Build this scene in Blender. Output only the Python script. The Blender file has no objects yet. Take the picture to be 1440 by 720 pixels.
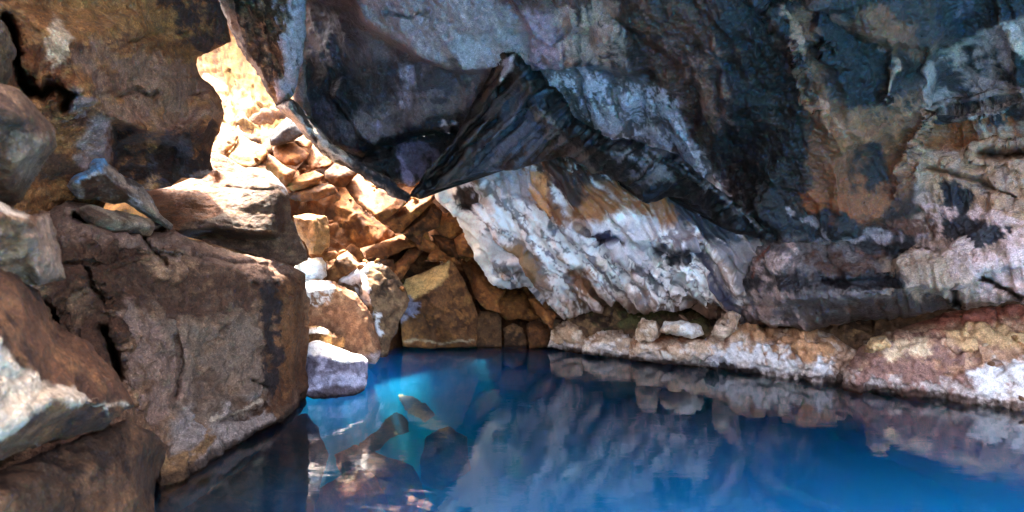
import bpy, math, random
import numpy as np
from mathutils import Vector, geometry as mgeo

random.seed(7)
F = 720.0; CX = 720.0; CY = 380.0; H = 1.5      # survey grid: 720 units of angle per metre at 1 m, eye 1.5 m above the pool
QS = 1.0                                        # mesh step multiplier

# ------------------------------------------------------------------ noise
def _h(ix, iy, iz, seed):
    n = (ix.astype(np.int64) * 374761393 + iy.astype(np.int64) * 668265263 + iz.astype(np.int64) * 2147483647 + seed * 1274126177) & 0xFFFFFFFF
    n = ((n ^ (n >> 13)) * 1274126177) & 0xFFFFFFFF
    n = (n ^ (n >> 16))
    n = (n * 2246822519) & 0xFFFFFFFF
    n = n ^ (n >> 15)
    return (n & 0xFFFFFF).astype(np.float64) / float(0xFFFFFF)

def vnoise(p, seed=0):
    f = np.floor(p); t = p - f; t = t * t * t * (t * (t * 6 - 15) + 10)
    i = f.astype(np.int64)
    r = 0
    for dx in (0, 1):
        wx = t[:, 0] if dx else 1 - t[:, 0]
        for dy in (0, 1):
            wy = t[:, 1] if dy else 1 - t[:, 1]
            for dz in (0, 1):
                wz = t[:, 2] if dz else 1 - t[:, 2]
                r = r + wx * wy * wz * _h(i[:, 0] + dx, i[:, 1] + dy, i[:, 2] + dz, seed)
    return r * 2 - 1

ROT = np.array([[0.00, 0.80, 0.60], [-0.80, 0.36, -0.48], [-0.60, -0.48, 0.64]])
def fbm(p, octv=5, seed=0, gain=0.5, ridge=False):
    p = p.copy(); a = 1.0; s = 0; tot = 0
    for o in range(octv):
        n = vnoise(p, seed + o * 17)
        if ridge: n = 1 - 2 * np.abs(n)
        s = s + a * n; tot += a; a *= gain
        p = p @ ROT.T * 2.03 + 3.1
    return s / tot

def chisel(p, seed=0, tilt=0.9):
    """broken-rock relief: every cell of a random partition is its own tilted plane"""
    f = np.floor(p).astype(np.int64)
    best = np.full(len(p), 9.0); sec = np.full(len(p), 9.0); hh = np.zeros(len(p)); h2 = np.zeros(len(p))
    for dx in (-1, 0, 1):
        for dy in (-1, 0, 1):
            for dz in (-1, 0, 1):
                c = f + np.array([dx, dy, dz])
                r = [_h(c[:, 0], c[:, 1], c[:, 2], seed + k) for k in range(3)]
                cp = c + np.stack(r, 1)
                d = p - cp
                dist = np.sqrt((d * d).sum(1))
                g = [_h(c[:, 0], c[:, 1], c[:, 2], seed + 7 + k) * 2 - 1 for k in range(4)]
                hv = (d[:, 0] * g[0] + d[:, 1] * g[1] + d[:, 2] * g[2]) * tilt + g[3] * 0.25
                closer = dist < best
                sec = np.where(closer, best, np.minimum(sec, dist)); h2 = np.where(closer, hh, h2)
                hh = np.where(closer, hv, hh); best = np.where(closer, dist, best)
    return hh, sec - best

def sst(x, a, b):
    t = np.clip((x - a) / (b - a), 0, 1); return t * t * (3 - 2 * t)

def hexc(s):
    s = s.lstrip('#'); v = [int(s[i:i + 2], 16) / 255 for i in (0, 2, 4)]
    return np.array([(x / 12.92 if x <= 0.04045 else ((x + 0.055) / 1.055) ** 2.4) for x in v])

# ------------------------------------------------------------------ 2-D helpers
def seg_dist(P, L, closed):
    L = np.asarray(L, float)[:, :2]
    A = L if closed else L[:-1]; B = np.roll(L, -1, 0) if closed else L[1:]
    best = np.full(len(P), 1e9); bx = np.zeros((len(P), 2))
    for a, b in zip(A, B):
        ab = b - a; l2 = max((ab * ab).sum(), 1e-9)
        t = np.clip(((P - a) @ ab) / l2, 0, 1)
        q = a + t[:, None] * ab
        d = ((P - q) ** 2).sum(1)
        m = d < best
        best = np.where(m, d, best); bx[m] = q[m]
    return np.sqrt(best), bx

def inside(P, L):
    L = np.asarray(L, float)[:, :2]; x = P[:, 0]; y = P[:, 1]; r = np.zeros(len(P), bool)
    for (x1, y1), (x2, y2) in zip(L, np.roll(L, -1, 0)):
        if y1 == y2: continue
        c = ((y1 > y) != (y2 > y)) & (x < (x2 - x1) * (y - y1) / (y2 - y1) + x1)
        r ^= c
    return r

def densify(L, step, rough, seed):
    out = []
    L = np.asarray(L, float)[:, :2]
    for a, b in zip(L, np.roll(L, -1, 0)):
        n = max(1, int(np.hypot(*(b - a)) / step))
        for k in range(n): out.append(a + (b - a) * k / n)
    out = np.array(out)
    if rough:
        q = np.column_stack([out / 14.0, np.zeros(len(out))])
        out = out + rough * 1.6 * np.column_stack([fbm(q, 4, seed, .6), fbm(q + 31.7, 4, seed + 5, .6)])
    return out

def blur(A, M, n):
    w = M.astype(float); A = np.where(M, A, 0)
    for _ in range(n):
        for ax in (0, 1):
            a = A * w
            sA = a + np.roll(a, 1, ax) + np.roll(a, -1, ax)
            sW = w + np.roll(w, 1, ax) + np.roll(w, -1, ax)
            A = np.where(M, sA / np.maximum(sW, 1e-9), 0)
    return A

# ------------------------------------------------------------------ paint (mineral stains plus some painted light and shade, fixed to the rock)
def paint_layers(C, U, P, layers, seed, HN=None):
    """U: where on the face, P: metres.  layer = dict(kind, pts, col, f, br, fr, dir, s, w)"""
    CA, UA, PA = C, U, P
    for n, l in enumerate(layers):
        sd = seed + 101 * n
        if l.get('kind', 'poly') in ('poly', 'line'):
            bb = np.array([p[:2] for p in l['pts']], float); mg = 2 * (l.get('f', 12) if l.get('kind', 'poly') == 'poly' else l.get('w', 6)) + l.get('warp', 8.0)
            sel = np.where((UA[:, 0] > bb[:, 0].min() - mg) & (UA[:, 0] < bb[:, 0].max() + mg) & (UA[:, 1] > bb[:, 1].min() - mg) & (UA[:, 1] < bb[:, 1].max() + mg))[0]
        elif l.get('kind') == 'low': sel = np.where(PA[:, 2] < l['z'] + 3 * l.get('f', .05) + .1)[0]
        else: sel = np.arange(len(UA))
        if not len(sel): continue
        U = UA[sel]; P = PA[sel]; C = CA[sel]
        col = hexc(l['col']) if isinstance(l['col'], str) else np.array(l['col'])
        wa = l.get('warp', 8.0); ws = l.get('ws', 30.0)
        q = np.column_stack([U / ws, np.full(len(U), sd * .37)])
        Uw = U + wa * np.column_stack([fbm(q, 4, sd, .6), fbm(q + 9.2, 4, sd + 3, .6)])
        k = l.get('kind', 'poly')
        if k == 'all': w = np.ones(len(U)) * l.get('base', .5)
        elif k == 'poly':
            d, _ = seg_dist(Uw, l['pts'], True); d = np.where(inside(Uw, l['pts']), -d, d)
            w = .5 - d / l.get('f', 12)
        elif k == 'line':
            d, _ = seg_dist(Uw, l['pts'], False); w = 1 - d / l.get('w', 6)
        elif k == 'low':
            w = .5 - (P[:, 2] + .03 * fbm(P * 6, 3, sd) - l['z']) / l.get('f', .05)
        w = np.clip(w, -.5, 1.5) if k == 'all' else np.clip(w, -1, 1)
        br = l.get('br', 0.35)
        if br:
            fr = l.get('fr', 12.0)
            if 'dir' in l:                      # streaks: (angle in degrees, stretch)
                a = math.radians(l['dir'][0]); st = l['dir'][1]
                ca, sa = math.cos(a), math.sin(a)
                s_ = Uw[:, 0] * ca + Uw[:, 1] * sa; t_ = Uw[:, 1] * ca - Uw[:, 0] * sa
                q = np.column_stack([s_ / (fr * st), t_ / fr, np.full(len(U), sd * .11)])
            else: q = np.column_stack([Uw / fr, np.full(len(U), sd * .11)])
            nz = fbm(q, 5, sd + 11, .62)
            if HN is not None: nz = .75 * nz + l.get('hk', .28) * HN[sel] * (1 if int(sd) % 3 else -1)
            w = w + br * nz * 2.2 * np.clip(w + 1, 0, 1)
        sh = l.get('sharp', .42)
        w = sst(w, .5 - sh, .5 + sh) * l.get('s', 1.0)
        CA[sel] = C * (1 - w[:, None]) + col * w[:, None]
    return CA

COL = bpy.context.scene.collection
def tag(o, label=None, cat=None, group=None, kind=None):
    if label: o['label'] = label
    if cat: o['category'] = cat
    if group: o['group'] = group
    if kind: o['kind'] = kind
    return o

def mass(name, outline, pts=(), creases=(), cracks=(), ridges=(), step=2.5, roll=.15, rollp=1.0, thick=1.0, shrink=.25, soft=2, rough=1.5,
         ch=((.5, .03),), fb=((1.5, .02),), strat=None, streak=None, base=('#7a5a3e', '#4e3a2a', '#9a7a58'), bfr=1.6, bdir=None, paint=(),
         mat=None, seed=1, parent=None, wet=None, cap=True, tint=None):
    step = step * QS
    o3 = [tuple(map(float, p)) for p in outline]
    V = list(o3); E = [(i, (i + 1) % len(o3)) for i in range(len(o3))]
    for p in pts: V.append(tuple(map(float, p)))
    for c in creases:
        s = len(V)
        for p in c: V.append(tuple(map(float, p)))
        E += [(s + i, s + i + 1) for i in range(len(c) - 1)]
    res = mgeo.delaunay_2d_cdt([Vector(v[:2]) for v in V], E, [], 0, .01)
    v2 = np.array([list(v) for v in res[0]]); tris = [t for t in res[2]]
    inv = np.zeros(len(v2))
    V2 = np.array(V)
    for i, orig in enumerate(res[3]):
        if orig: inv[i] = 1 / V2[orig[0], 2]
        else:
            d = np.hypot(V2[:, 0] - v2[i, 0], V2[:, 1] - v2[i, 1]); k = np.argsort(d)[:3]
            inv[i] = (1 / V2[k, 2] / (d[k] + 1e-3)).sum() / (1 / (d[k] + 1e-3)).sum()
    dl = densify(o3, 3.0, rough, seed)
    x0, y0 = dl.min(0) - step; x1, y1 = dl.max(0) + step
    nx = int((x1 - x0) / step) + 2; ny = int((y1 - y0) / step) + 2
    gx, gy = np.meshgrid(x0 + step * np.arange(nx), y0 + step * np.arange(ny), indexing='ij')
    cen = np.column_stack([(gx[:-1, :-1] + step / 2).ravel(), (gy[:-1, :-1] + step / 2).ravel()])
    K = inside(cen, dl).reshape(nx - 1, ny - 1)
    cnt = np.zeros((nx, ny), int)
    for a in (0, 1):
        for b in (0, 1): cnt[a:nx - 1 + a, b:ny - 1 + b] += K
    used = cnt > 0; bd = used & (cnt < 4)
    U = np.column_stack([gx[used], gy[used]])
    D = np.full(len(U), -1e9); I = np.zeros(len(U))
    for t in tris:
        a, b, c = v2[t[0]], v2[t[1]], v2[t[2]]
        den = (b[1] - c[1]) * (a[0] - c[0]) + (c[0] - b[0]) * (a[1] - c[1])
        if abs(den) < 1e-6: continue
        la = ((b[1] - c[1]) * (U[:, 0] - c[0]) + (c[0] - b[0]) * (U[:, 1] - c[1])) / den
        lb = ((c[1] - a[1]) * (U[:, 0] - c[0]) + (a[0] - c[0]) * (U[:, 1] - c[1])) / den
        lc = 1 - la - lb; m = np.minimum(np.minimum(la, lb), lc)
        w = m > D; D[w] = m[w]
        la_, lb_, lc_ = (np.clip(l, -.2, 1.2) for l in (la, lb, lc))
        val = (la_ * inv[t[0]] + lb_ * inv[t[1]] + lc_ * inv[t[2]]) / (la_ + lb_ + lc_)
        I[w] = val[w]
    G = np.zeros((nx, ny)); G[used] = I
    if soft: G = blur(G, used, soft)
    Y = 1 / G[used]
    ed, near = seg_dist(U, dl, True)
    b1 = bd[used]
    U[b1] = near[b1]; ed[b1] = 0
    em = ed * Y / F
    if roll: Y = Y + roll * rollp * (1 - np.sqrt(np.clip(1 - (1 - np.clip(em / roll, 0, 1)) ** 2, 0, 1)))
    for cr, sg in [(c, 1) for c in cracks] + [(c, -1) for c in ridges]:
        L, wpx, dep = cr
        q = np.column_stack([U / 22, np.full(len(U), 3.3)])
        Uw = U + wpx * 1.3 * np.column_stack([fbm(q, 4, seed + 50, .6), fbm(q + 4.4, 4, seed + 51, .6)])
        d, _ = seg_dist(Uw, L, False)
        Y = Y + sg * dep * (2.0 if sg > 0 else 1.3) * np.exp(-(d / wpx) ** 2)
    idx = -np.ones((nx, ny), int); idx[used] = np.arange(used.sum())
    q = np.argwhere(K)
    a = idx[q[:, 0], q[:, 1]]; b = idx[q[:, 0] + 1, q[:, 1]]; c = idx[q[:, 0] + 1, q[:, 1] + 1]; d = idx[q[:, 0], q[:, 1] + 1]
    quads = np.column_stack([a, d, c, b])            # faces the cave
    P = np.column_stack([(U[:, 0] - CX) / F * Y, Y, H - (U[:, 1] - CY) / F * Y])
    # boundary edges -> sides and back
    ee = np.concatenate([quads[:, [0, 1]], quads[:, [1, 2]], quads[:, [2, 3]], quads[:, [3, 0]]])
    key = ee[:, 0].astype(np.int64) * 10000000 + ee[:, 1]; rkey = ee[:, 1].astype(np.int64) * 10000000 + ee[:, 0]
    be = ee[~np.isin(key, rkey)]
    bv = np.unique(be); mp = -np.ones(len(P), int); mp[bv] = np.arange(len(bv))
    cenP = P.mean(0); NR = 5
    rings = []; allP = [P]; allU = [U]; off = len(P); faces = [quads]
    prev = None
    eye = np.array([0, 0, H])
    dirs = P[bv] - eye; dirs /= np.linalg.norm(dirs, axis=1)[:, None]
    cdir = cenP - eye; cdir /= np.linalg.norm(cdir)
    for r in range(1, NR + 1):
        t = r / NR
        s = shrink * t * t
        R = P[bv] + dirs * thick * t
        cc = cenP + cdir * thick * t
        R = R + (cc - R) * s
        allP.append(R); allU.append(U[bv]); cur = off; off += len(bv)
        lo = (be if prev is None else mp[be] + prev)
        hi = mp[be] + cur
        faces.append(np.column_stack([lo[:, 1], lo[:, 0], hi[:, 0], hi[:, 1]]))
        prev = cur
    apex = off; allP.append((cenP + cdir * thick * 1.15)[None]); allU.append(U.mean(0)[None])
    hi = mp[be] + prev
    tf = np.column_stack([hi[:, 1], hi[:, 0], np.full(len(hi), apex)])
    if not cap: tf = tf[:0]
    P = np.concatenate(allP); U = np.concatenate(allU); quads = np.concatenate(faces)
    def normals(P):
        n = np.cross(P[quads[:, 2]] - P[quads[:, 0]], P[quads[:, 3]] - P[quads[:, 1]])
        N = np.zeros_like(P)
        for k in range(4): 
            for ax in range(3): N[:, ax] += np.bincount(quads[:, k], n[:, ax], len(P))
        return N / np.maximum(np.linalg.norm(N, axis=1), 1e-12)[:, None]
    N = normals(P)
    hgt = np.zeros(len(P)); hf = np.zeros(len(P)); so = seed * 13.7
    for sc, am in ch:
        wp = P + .25 * sc * np.column_stack([fbm(P / sc * 1.5 + k * 7, 3, seed + k) for k in range(3)])
        hv, gap = chisel(wp / sc + so, seed)
        v_ = am * hv * (.25 + .75 * sst(gap, 0, .12)); hgt += v_
        if sc < .6: hf += v_
    for fr, am in fb:
        v_ = am * fbm(P * fr + so, 5, seed + 31, .55); hgt += v_
        if fr > 2.5: hf += v_
    if strat:                                        # layered ledges: (normal dir, spacing m, amp)
        nd, sp, am = strat
        nd = np.array(nd) / np.linalg.norm(nd)
        w = (P @ nd) / sp + .7 * fbm(P * 1.1 + so, 4, seed + 77)
        hgt += am * (fbm(np.column_stack([w, w * 0 + .5, (P @ np.array([.2, .1, .1]))]), 4, seed + 78, .6))
    if streak:                                       # flow ridges on the face: (angle deg, stretch, width px, amp)
        a_, st, wpx, am = streak
        a_ = math.radians(a_); ca, sa = math.cos(a_), math.sin(a_)
        q = np.column_stack([U / 60, np.full(len(U), 1.7)]); Uw = U + 14 * np.column_stack([fbm(q, 3, seed + 5), fbm(q + 3, 3, seed + 6)])
        s_ = Uw[:, 0] * ca + Uw[:, 1] * sa; t_ = Uw[:, 1] * ca - Uw[:, 0] * sa
        hgt += (_v := am * fbm(np.column_stack([s_ / (wpx * st), t_ / wpx, np.full(len(U), so)]), 5, seed + 9, .6)); hf += _v
    nf = len(allP[0]); vd = P - eye; vd /= np.linalg.norm(vd, axis=1)[:, None]
    fac = -(N * vd).sum(1); k_ = .15 + .85 * sst(fac, .05, .45); k_[nf:] = .6
    P = P + N * (hgt * k_)[:, None]
    # colour
    cols = [hexc(b) if isinstance(b, str) else np.array(b) for b in base]
    if bdir:
        a_ = math.radians(bdir[0]); ca, sa = math.cos(a_), math.sin(a_)
        q = np.column_stack([(U[:, 0] * ca + U[:, 1] * sa) / (bdir[2] * bdir[1]), (U[:, 1] * ca - U[:, 0] * sa) / bdir[2], np.full(len(U), so)])
    else: q = P * bfr + so
    n1 = fbm(q, 6, seed + 3, .62); n2 = fbm(q * 2.3 + 5, 5, seed + 4, .62)
    C = np.repeat(cols[0][None], len(P), 0)
    w = sst(n1, -.02, .3)[:, None]; C = C * (1 - w) + cols[1] * w
    w = sst(n2, .03, .3)[:, None]; C = C * (1 - w) + cols[2] * w
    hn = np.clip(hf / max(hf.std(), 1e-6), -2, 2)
    C = C * (1 + .10 * hn)[:, None]  # recesses darker, raised relief lighter: shade put into the colour
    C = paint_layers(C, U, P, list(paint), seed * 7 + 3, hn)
    if wet is not None:
        C = paint_layers(C, U, P, [dict(kind='low', z=wet, f=.05, col='#2a1d14', br=.3, fr=6, s=.8)], seed)
    if tint is not None: C = np.clip(C * np.array(tint), 0, .88)
    loc = np.array([cenP[0], cenP[1], max(P[:, 2].min(), -1.5)])
    me = bpy.data.meshes.new(name)
    nq, nt = len(quads), len(tf)
    me.vertices.add(len(P)); me.vertices.foreach_set('co', (P - loc).ravel())
    me.loops.add(nq * 4 + nt * 3); me.loops.foreach_set('vertex_index', np.concatenate([quads.ravel(), tf.ravel()]))
    me.polygons.add(nq + nt)
    me.polygons.foreach_set('loop_start', np.concatenate([np.arange(nq) * 4, nq * 4 + np.arange(nt) * 3]))
    me.polygons.foreach_set('loop_total', np.concatenate([np.full(nq, 4), np.full(nt, 3)]))
    me.polygons.foreach_set('use_smooth', np.ones(nq + nt, bool))
    me.update(calc_edges=True)
    at = me.color_attributes.new('StainAndLight', 'FLOAT_COLOR', 'POINT')
    at.data.foreach_set('color', np.column_stack([C, np.ones(len(C))]).astype(np.float32).ravel())
    me.validate()
    o = bpy.data.objects.new(name, me); COL.objects.link(o); o.location = loc
    me.materials.append(mat)
    if parent: 
        o.parent = parent; o.location = Vector(loc) - parent.location
    return o

# ------------------------------------------------------------------ materials
def rock_mat(name, rough=.85, spec=.3, grain=40, bump=.35, dist=.02, var=.35, streak=None, speck=.35):
    m = bpy.data.materials.new(name); m.use_nodes = True
    nt = m.node_tree; N = nt.nodes; L = nt.links; N.clear()
    out = N.new('ShaderNodeOutputMaterial'); b = N.new('ShaderNodeBsdfPrincipled'); L.new(b.outputs[0], out.inputs[0])
    at = N.new('ShaderNodeAttribute'); at.attribute_name = 'StainAndLight'
    tc = N.new('ShaderNodeTexCoord'); mp = N.new('ShaderNodeMapping'); L.new(tc.outputs['Object'], mp.inputs[0])
    if streak: mp.inputs['Rotation'].default_value = streak[0]; mp.inputs['Scale'].default_value = streak[1]
    def noise(sc, det=6, ro=.62):
        n = N.new('ShaderNodeTexNoise'); n.inputs['Scale'].default_value = sc; n.inputs['Detail'].default_value = det; n.inputs['Roughness'].default_value = ro
        L.new(mp.outputs[0], n.inputs['Vector']); return n
    n1 = noise(grain * .35); n2 = noise(grain * 1.6, 4)
    mr = N.new('ShaderNodeMapRange'); mr.inputs[1].default_value = .3; mr.inputs[2].default_value = .7
    mr.inputs[3].default_value = 1 - var; mr.inputs[4].default_value = 1 + var; L.new(n1.outputs[0], mr.inputs[0])
    mr2 = N.new('ShaderNodeMapRange'); mr2.inputs[1].default_value = .3; mr2.inputs[2].default_value = .7
    mr2.inputs[3].default_value = 1 - var * .7; mr2.inputs[4].default_value = 1 + var * .7; L.new(n2.outputs[0], mr2.inputs[0])
    mu = N.new('ShaderNodeMath'); mu.operation = 'MULTIPLY'; L.new(mr.outputs[0], mu.inputs[0]); L.new(mr2.outputs[0], mu.inputs[1])
    vm = N.new('ShaderNodeVectorMath'); vm.operation = 'SCALE'; L.new(at.outputs['Color'], vm.inputs[0]); L.new(mu.outputs[0], vm.inputs['Scale'])
    n3 = noise(grain * 2.2, 3, .7); m3 = N.new('ShaderNodeMapRange'); m3.inputs[1].default_value = .56; m3.inputs[2].default_value = .68; m3.inputs[3].default_value = 1; m3.inputs[4].default_value = 1 + 2.2 * speck
    L.new(n3.outputs[0], m3.inputs[0])
    n4 = noise(grain * 1.1, 4, .7); m4 = N.new('ShaderNodeMapRange'); m4.inputs[1].default_value = .32; m4.inputs[2].default_value = .44; m4.inputs[3].default_value = 1 - speck; m4.inputs[4].default_value = 1
    L.new(n4.outputs[0], m4.inputs[0])
    m5 = N.new('ShaderNodeMath'); m5.operation = 'MULTIPLY'; L.new(m3.outputs[0], m5.inputs[0]); L.new(m4.outputs[0], m5.inputs[1])
    v2 = N.new('ShaderNodeVectorMath'); v2.operation = 'SCALE'; L.new(vm.outputs[0], v2.inputs[0]); L.new(m5.outputs[0], v2.inputs['Scale'])
    v3 = N.new('ShaderNodeVectorMath'); v3.operation = 'MINIMUM'; v3.inputs[1].default_value = (.86, .84, .82); L.new(v2.outputs[0], v3.inputs[0])
    L.new(v3.outputs[0], b.inputs['Base Color'])
    rr = N.new('ShaderNodeMapRange'); rr.inputs[1].default_value = .3; rr.inputs[2].default_value = .7
    rr.inputs[3].default_value = rough - .15; rr.inputs[4].default_value = min(1, rough + .12); L.new(n1.outputs[0], rr.inputs[0]); L.new(rr.outputs[0], b.inputs['Roughness'])
    b.inputs['Specular IOR Level'].default_value = spec
    vo = N.new('ShaderNodeTexVoronoi'); vo.inputs['Scale'].default_value = grain * .5; L.new(mp.outputs[0], vo.inputs['Vector'])
    ad = N.new('ShaderNodeMath'); ad.operation = 'MULTIPLY_ADD'; L.new(vo.outputs[0], ad.inputs[0]); ad.inputs[1].default_value = .35; L.new(n1.outputs[0], ad.inputs[2])
    ad2 = N.new('ShaderNodeMath'); ad2.operation = 'MULTIPLY_ADD'; L.new(n2.outputs[0], ad2.inputs[0]); ad2.inputs[1].default_value = .35; L.new(ad.outputs[0], ad2.inputs[2])
    bu = N.new('ShaderNodeBump'); bu.inputs['Strength'].default_value = bump; bu.inputs['Distance'].default_value = dist
    L.new(ad2.outputs[0], bu.inputs['Height']); L.new(bu.outputs[0], b.inputs['Normal'])
    return m

M_rock = rock_mat('rough_basalt', var=.4, bump=.6, dist=.03, speck=.45)
M_left = rock_mat('weathered_basalt', bump=1.0, dist=.045, var=.42, grain=34, speck=.45)
M_wet = rock_mat('damp_glazed_basalt', rough=.5, spec=.35, bump=.5, var=.35)
M_flow = rock_mat('mineral_flowstone', rough=.6, spec=.4, bump=.35, var=.2, speck=.25)
M_ceil = rock_mat('vaulted_basalt', rough=.4, spec=.6, bump=.9, dist=.045, var=.35, grain=46, speck=.55)
M_rub = rock_mat('rusty_broken_basalt', bump=.6, dist=.03, var=.4, speck=.4)
# ================================================================== THE CAVE
BR = ('#8a6238', '#5a3c22', '#b08450')
OR = ('#b5783a', '#84501f', '#c99454')
GREY = ('#7d7478', '#4c4650', '#9a9298')

# ---- back of the cave and the sunlit face beyond the opening
tag(mass('cave_wall', [(-260, -60, 10), (200, -80, 11.5), (420, -80, 12.5), (900, -60, 13), (1000, 200, 12), (900, 560, 11.5), (600, 560, 11.5), (400, 520, 11.5), (100, 480, 10), (-260, 400, 9)],
     pts=[(470, 300, 12.3), (620, 420, 11.6), (520, 180, 12.8)], step=5, thick=.8, ch=((1.3, .35), (.45, .1)), fb=((.8, .15),), base=('#7a4c24', '#4a2c14', '#94622f'), mat=M_rub, seed=3), kind='structure')
mass_sun = mass('sunlit_cliff', [(215, 0, 12.6), (330, -10, 13.4), (430, 0, 13.4), (440, 170, 10.6), (400, 200, 10.0), (370, 225, 9.5), (330, 225, 9.3), (290, 195, 9.5), (230, 150, 9.9)],
     step=2.2, thick=1.2, ch=((.7, .1), (.2, .03)), fb=((3, .05),), streak=(100, 5, 7, .05), base=('#825e30', '#583818', '#9c7844'), bdir=(100, 5, 10), mat=M_rub, seed=4,
     cracks=[([(322, 100), (328, 150), (340, 200)], 2.0, .08), ([(355, 120), (362, 170), (366, 205)], 2, .06)])
tag(mass_sun, 'pale golden rock face glowing in full sun beyond the gap at upper left', 'cliff')

def hull(name, quad, th, seed):
    """thick roughened slab between 4 corners (metres); most are added to block the sun"""
    n = 24; Q = np.array(quad, float); P = []; 
    for i in range(n + 1):
        for j in range(n + 1):
            u, v = i / n, j / n
            P.append((Q[0] * (1 - u) + Q[1] * u) * (1 - v) + (Q[3] * (1 - u) + Q[2] * u) * v)
    P = np.array(P); nn = np.cross(Q[1] - Q[0], Q[3] - Q[0]); nn = nn / np.linalg.norm(nn)
    T = P + nn * (.25 * fbm(P * .8, 4, seed) + .2 * chisel(P / 1.5, seed)[0])[:, None]; B = P - nn * th
    V = np.concatenate([T, B]); m = (n + 1) ** 2; f = []
    for i in range(n):
        for j in range(n):
            a = i * (n + 1) + j; f.append((a, a + n + 1, a + n + 2, a + 1)); f.append((a + m, a + 1 + m, a + n + 2 + m, a + n + 1 + m))
    rim = [i * (n + 1) for i in range(n + 1)] + [n * (n + 1) + j for j in range(1, n + 1)] + [i * (n + 1) + n for i in range(n - 1, -1, -1)] + [j for j in range(n - 1, 0, -1)]
    for a, b in zip(rim, rim[1:] + rim[:1]): f.append((b, a, a + m, b + m))
    me = bpy.data.meshes.new(name); me.from_pydata(V.tolist(), [], f); me.materials.append(M_rub)
    at = me.color_attributes.new('StainAndLight', 'FLOAT_COLOR', 'POINT'); c = hexc('#5a4434')
    at.data.foreach_set('color', np.tile(np.append(c, 1), len(V)).astype(np.float32))
    o = bpy.data.objects.new(name, me); COL.objects.link(o); return tag(o, kind='structure')
hull('cave_wall', [(8, 4, -3), (6.5, 8, -3), (6.0, 8, 6), (8, 4, 6)], 1.0, 301)  # added shell wall, keeps sun from leaking in on the right
hull('cave_wall', [(6.5, 7.6, -3), (.4, 12.6, -3), (.4, 12.6, 5.5), (6.5, 7.6, 6)], 1.0, 302)  # added shell wall behind the bank, stops sun leaking through
hull('cave_ceiling', [(9, 2.2, 5.6), (9, 9, 5.2), (1.6, 9, 5.4), (-1.6, 2.2, 5.6)], .8, 303)  # added unseen roof slab, holds the sun to the open gap

hull('cave_ceiling', [(-1.6, -.5, 5.4), (-1.6, 6.2, 5.4), (-7, 6.2, 5.4), (-7, -.5, 5.4)], .6, 305)  # added unseen slab overhead, blocks sun from the near rocks
hull('cave_wall', [(-3.3, -1.2, -3), (-3.3, 3.25, -3), (-3.3, 3.25, 2.4), (-3.3, -1.2, 2.4)], .9, 304)
hull('cave_ceiling', [(3, 7.9, 3.95), (3, 12.8, 4.1), (-1.9, 12.8, 4.1), (-1.9, 7.9, 3.95)], -.5, 306)  # added slab hidden behind the wedge, stops sun reaching the water

hull('cave_ceiling', [(-1.8, 7.75, 4.0), (-1.8, 9.8, 4.1), (-2.45, 9.8, 4.1), (-3.0, 7.75, 4.0)], -.4, 307)  # added hidden slab, closes another sun path to the pool

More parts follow.
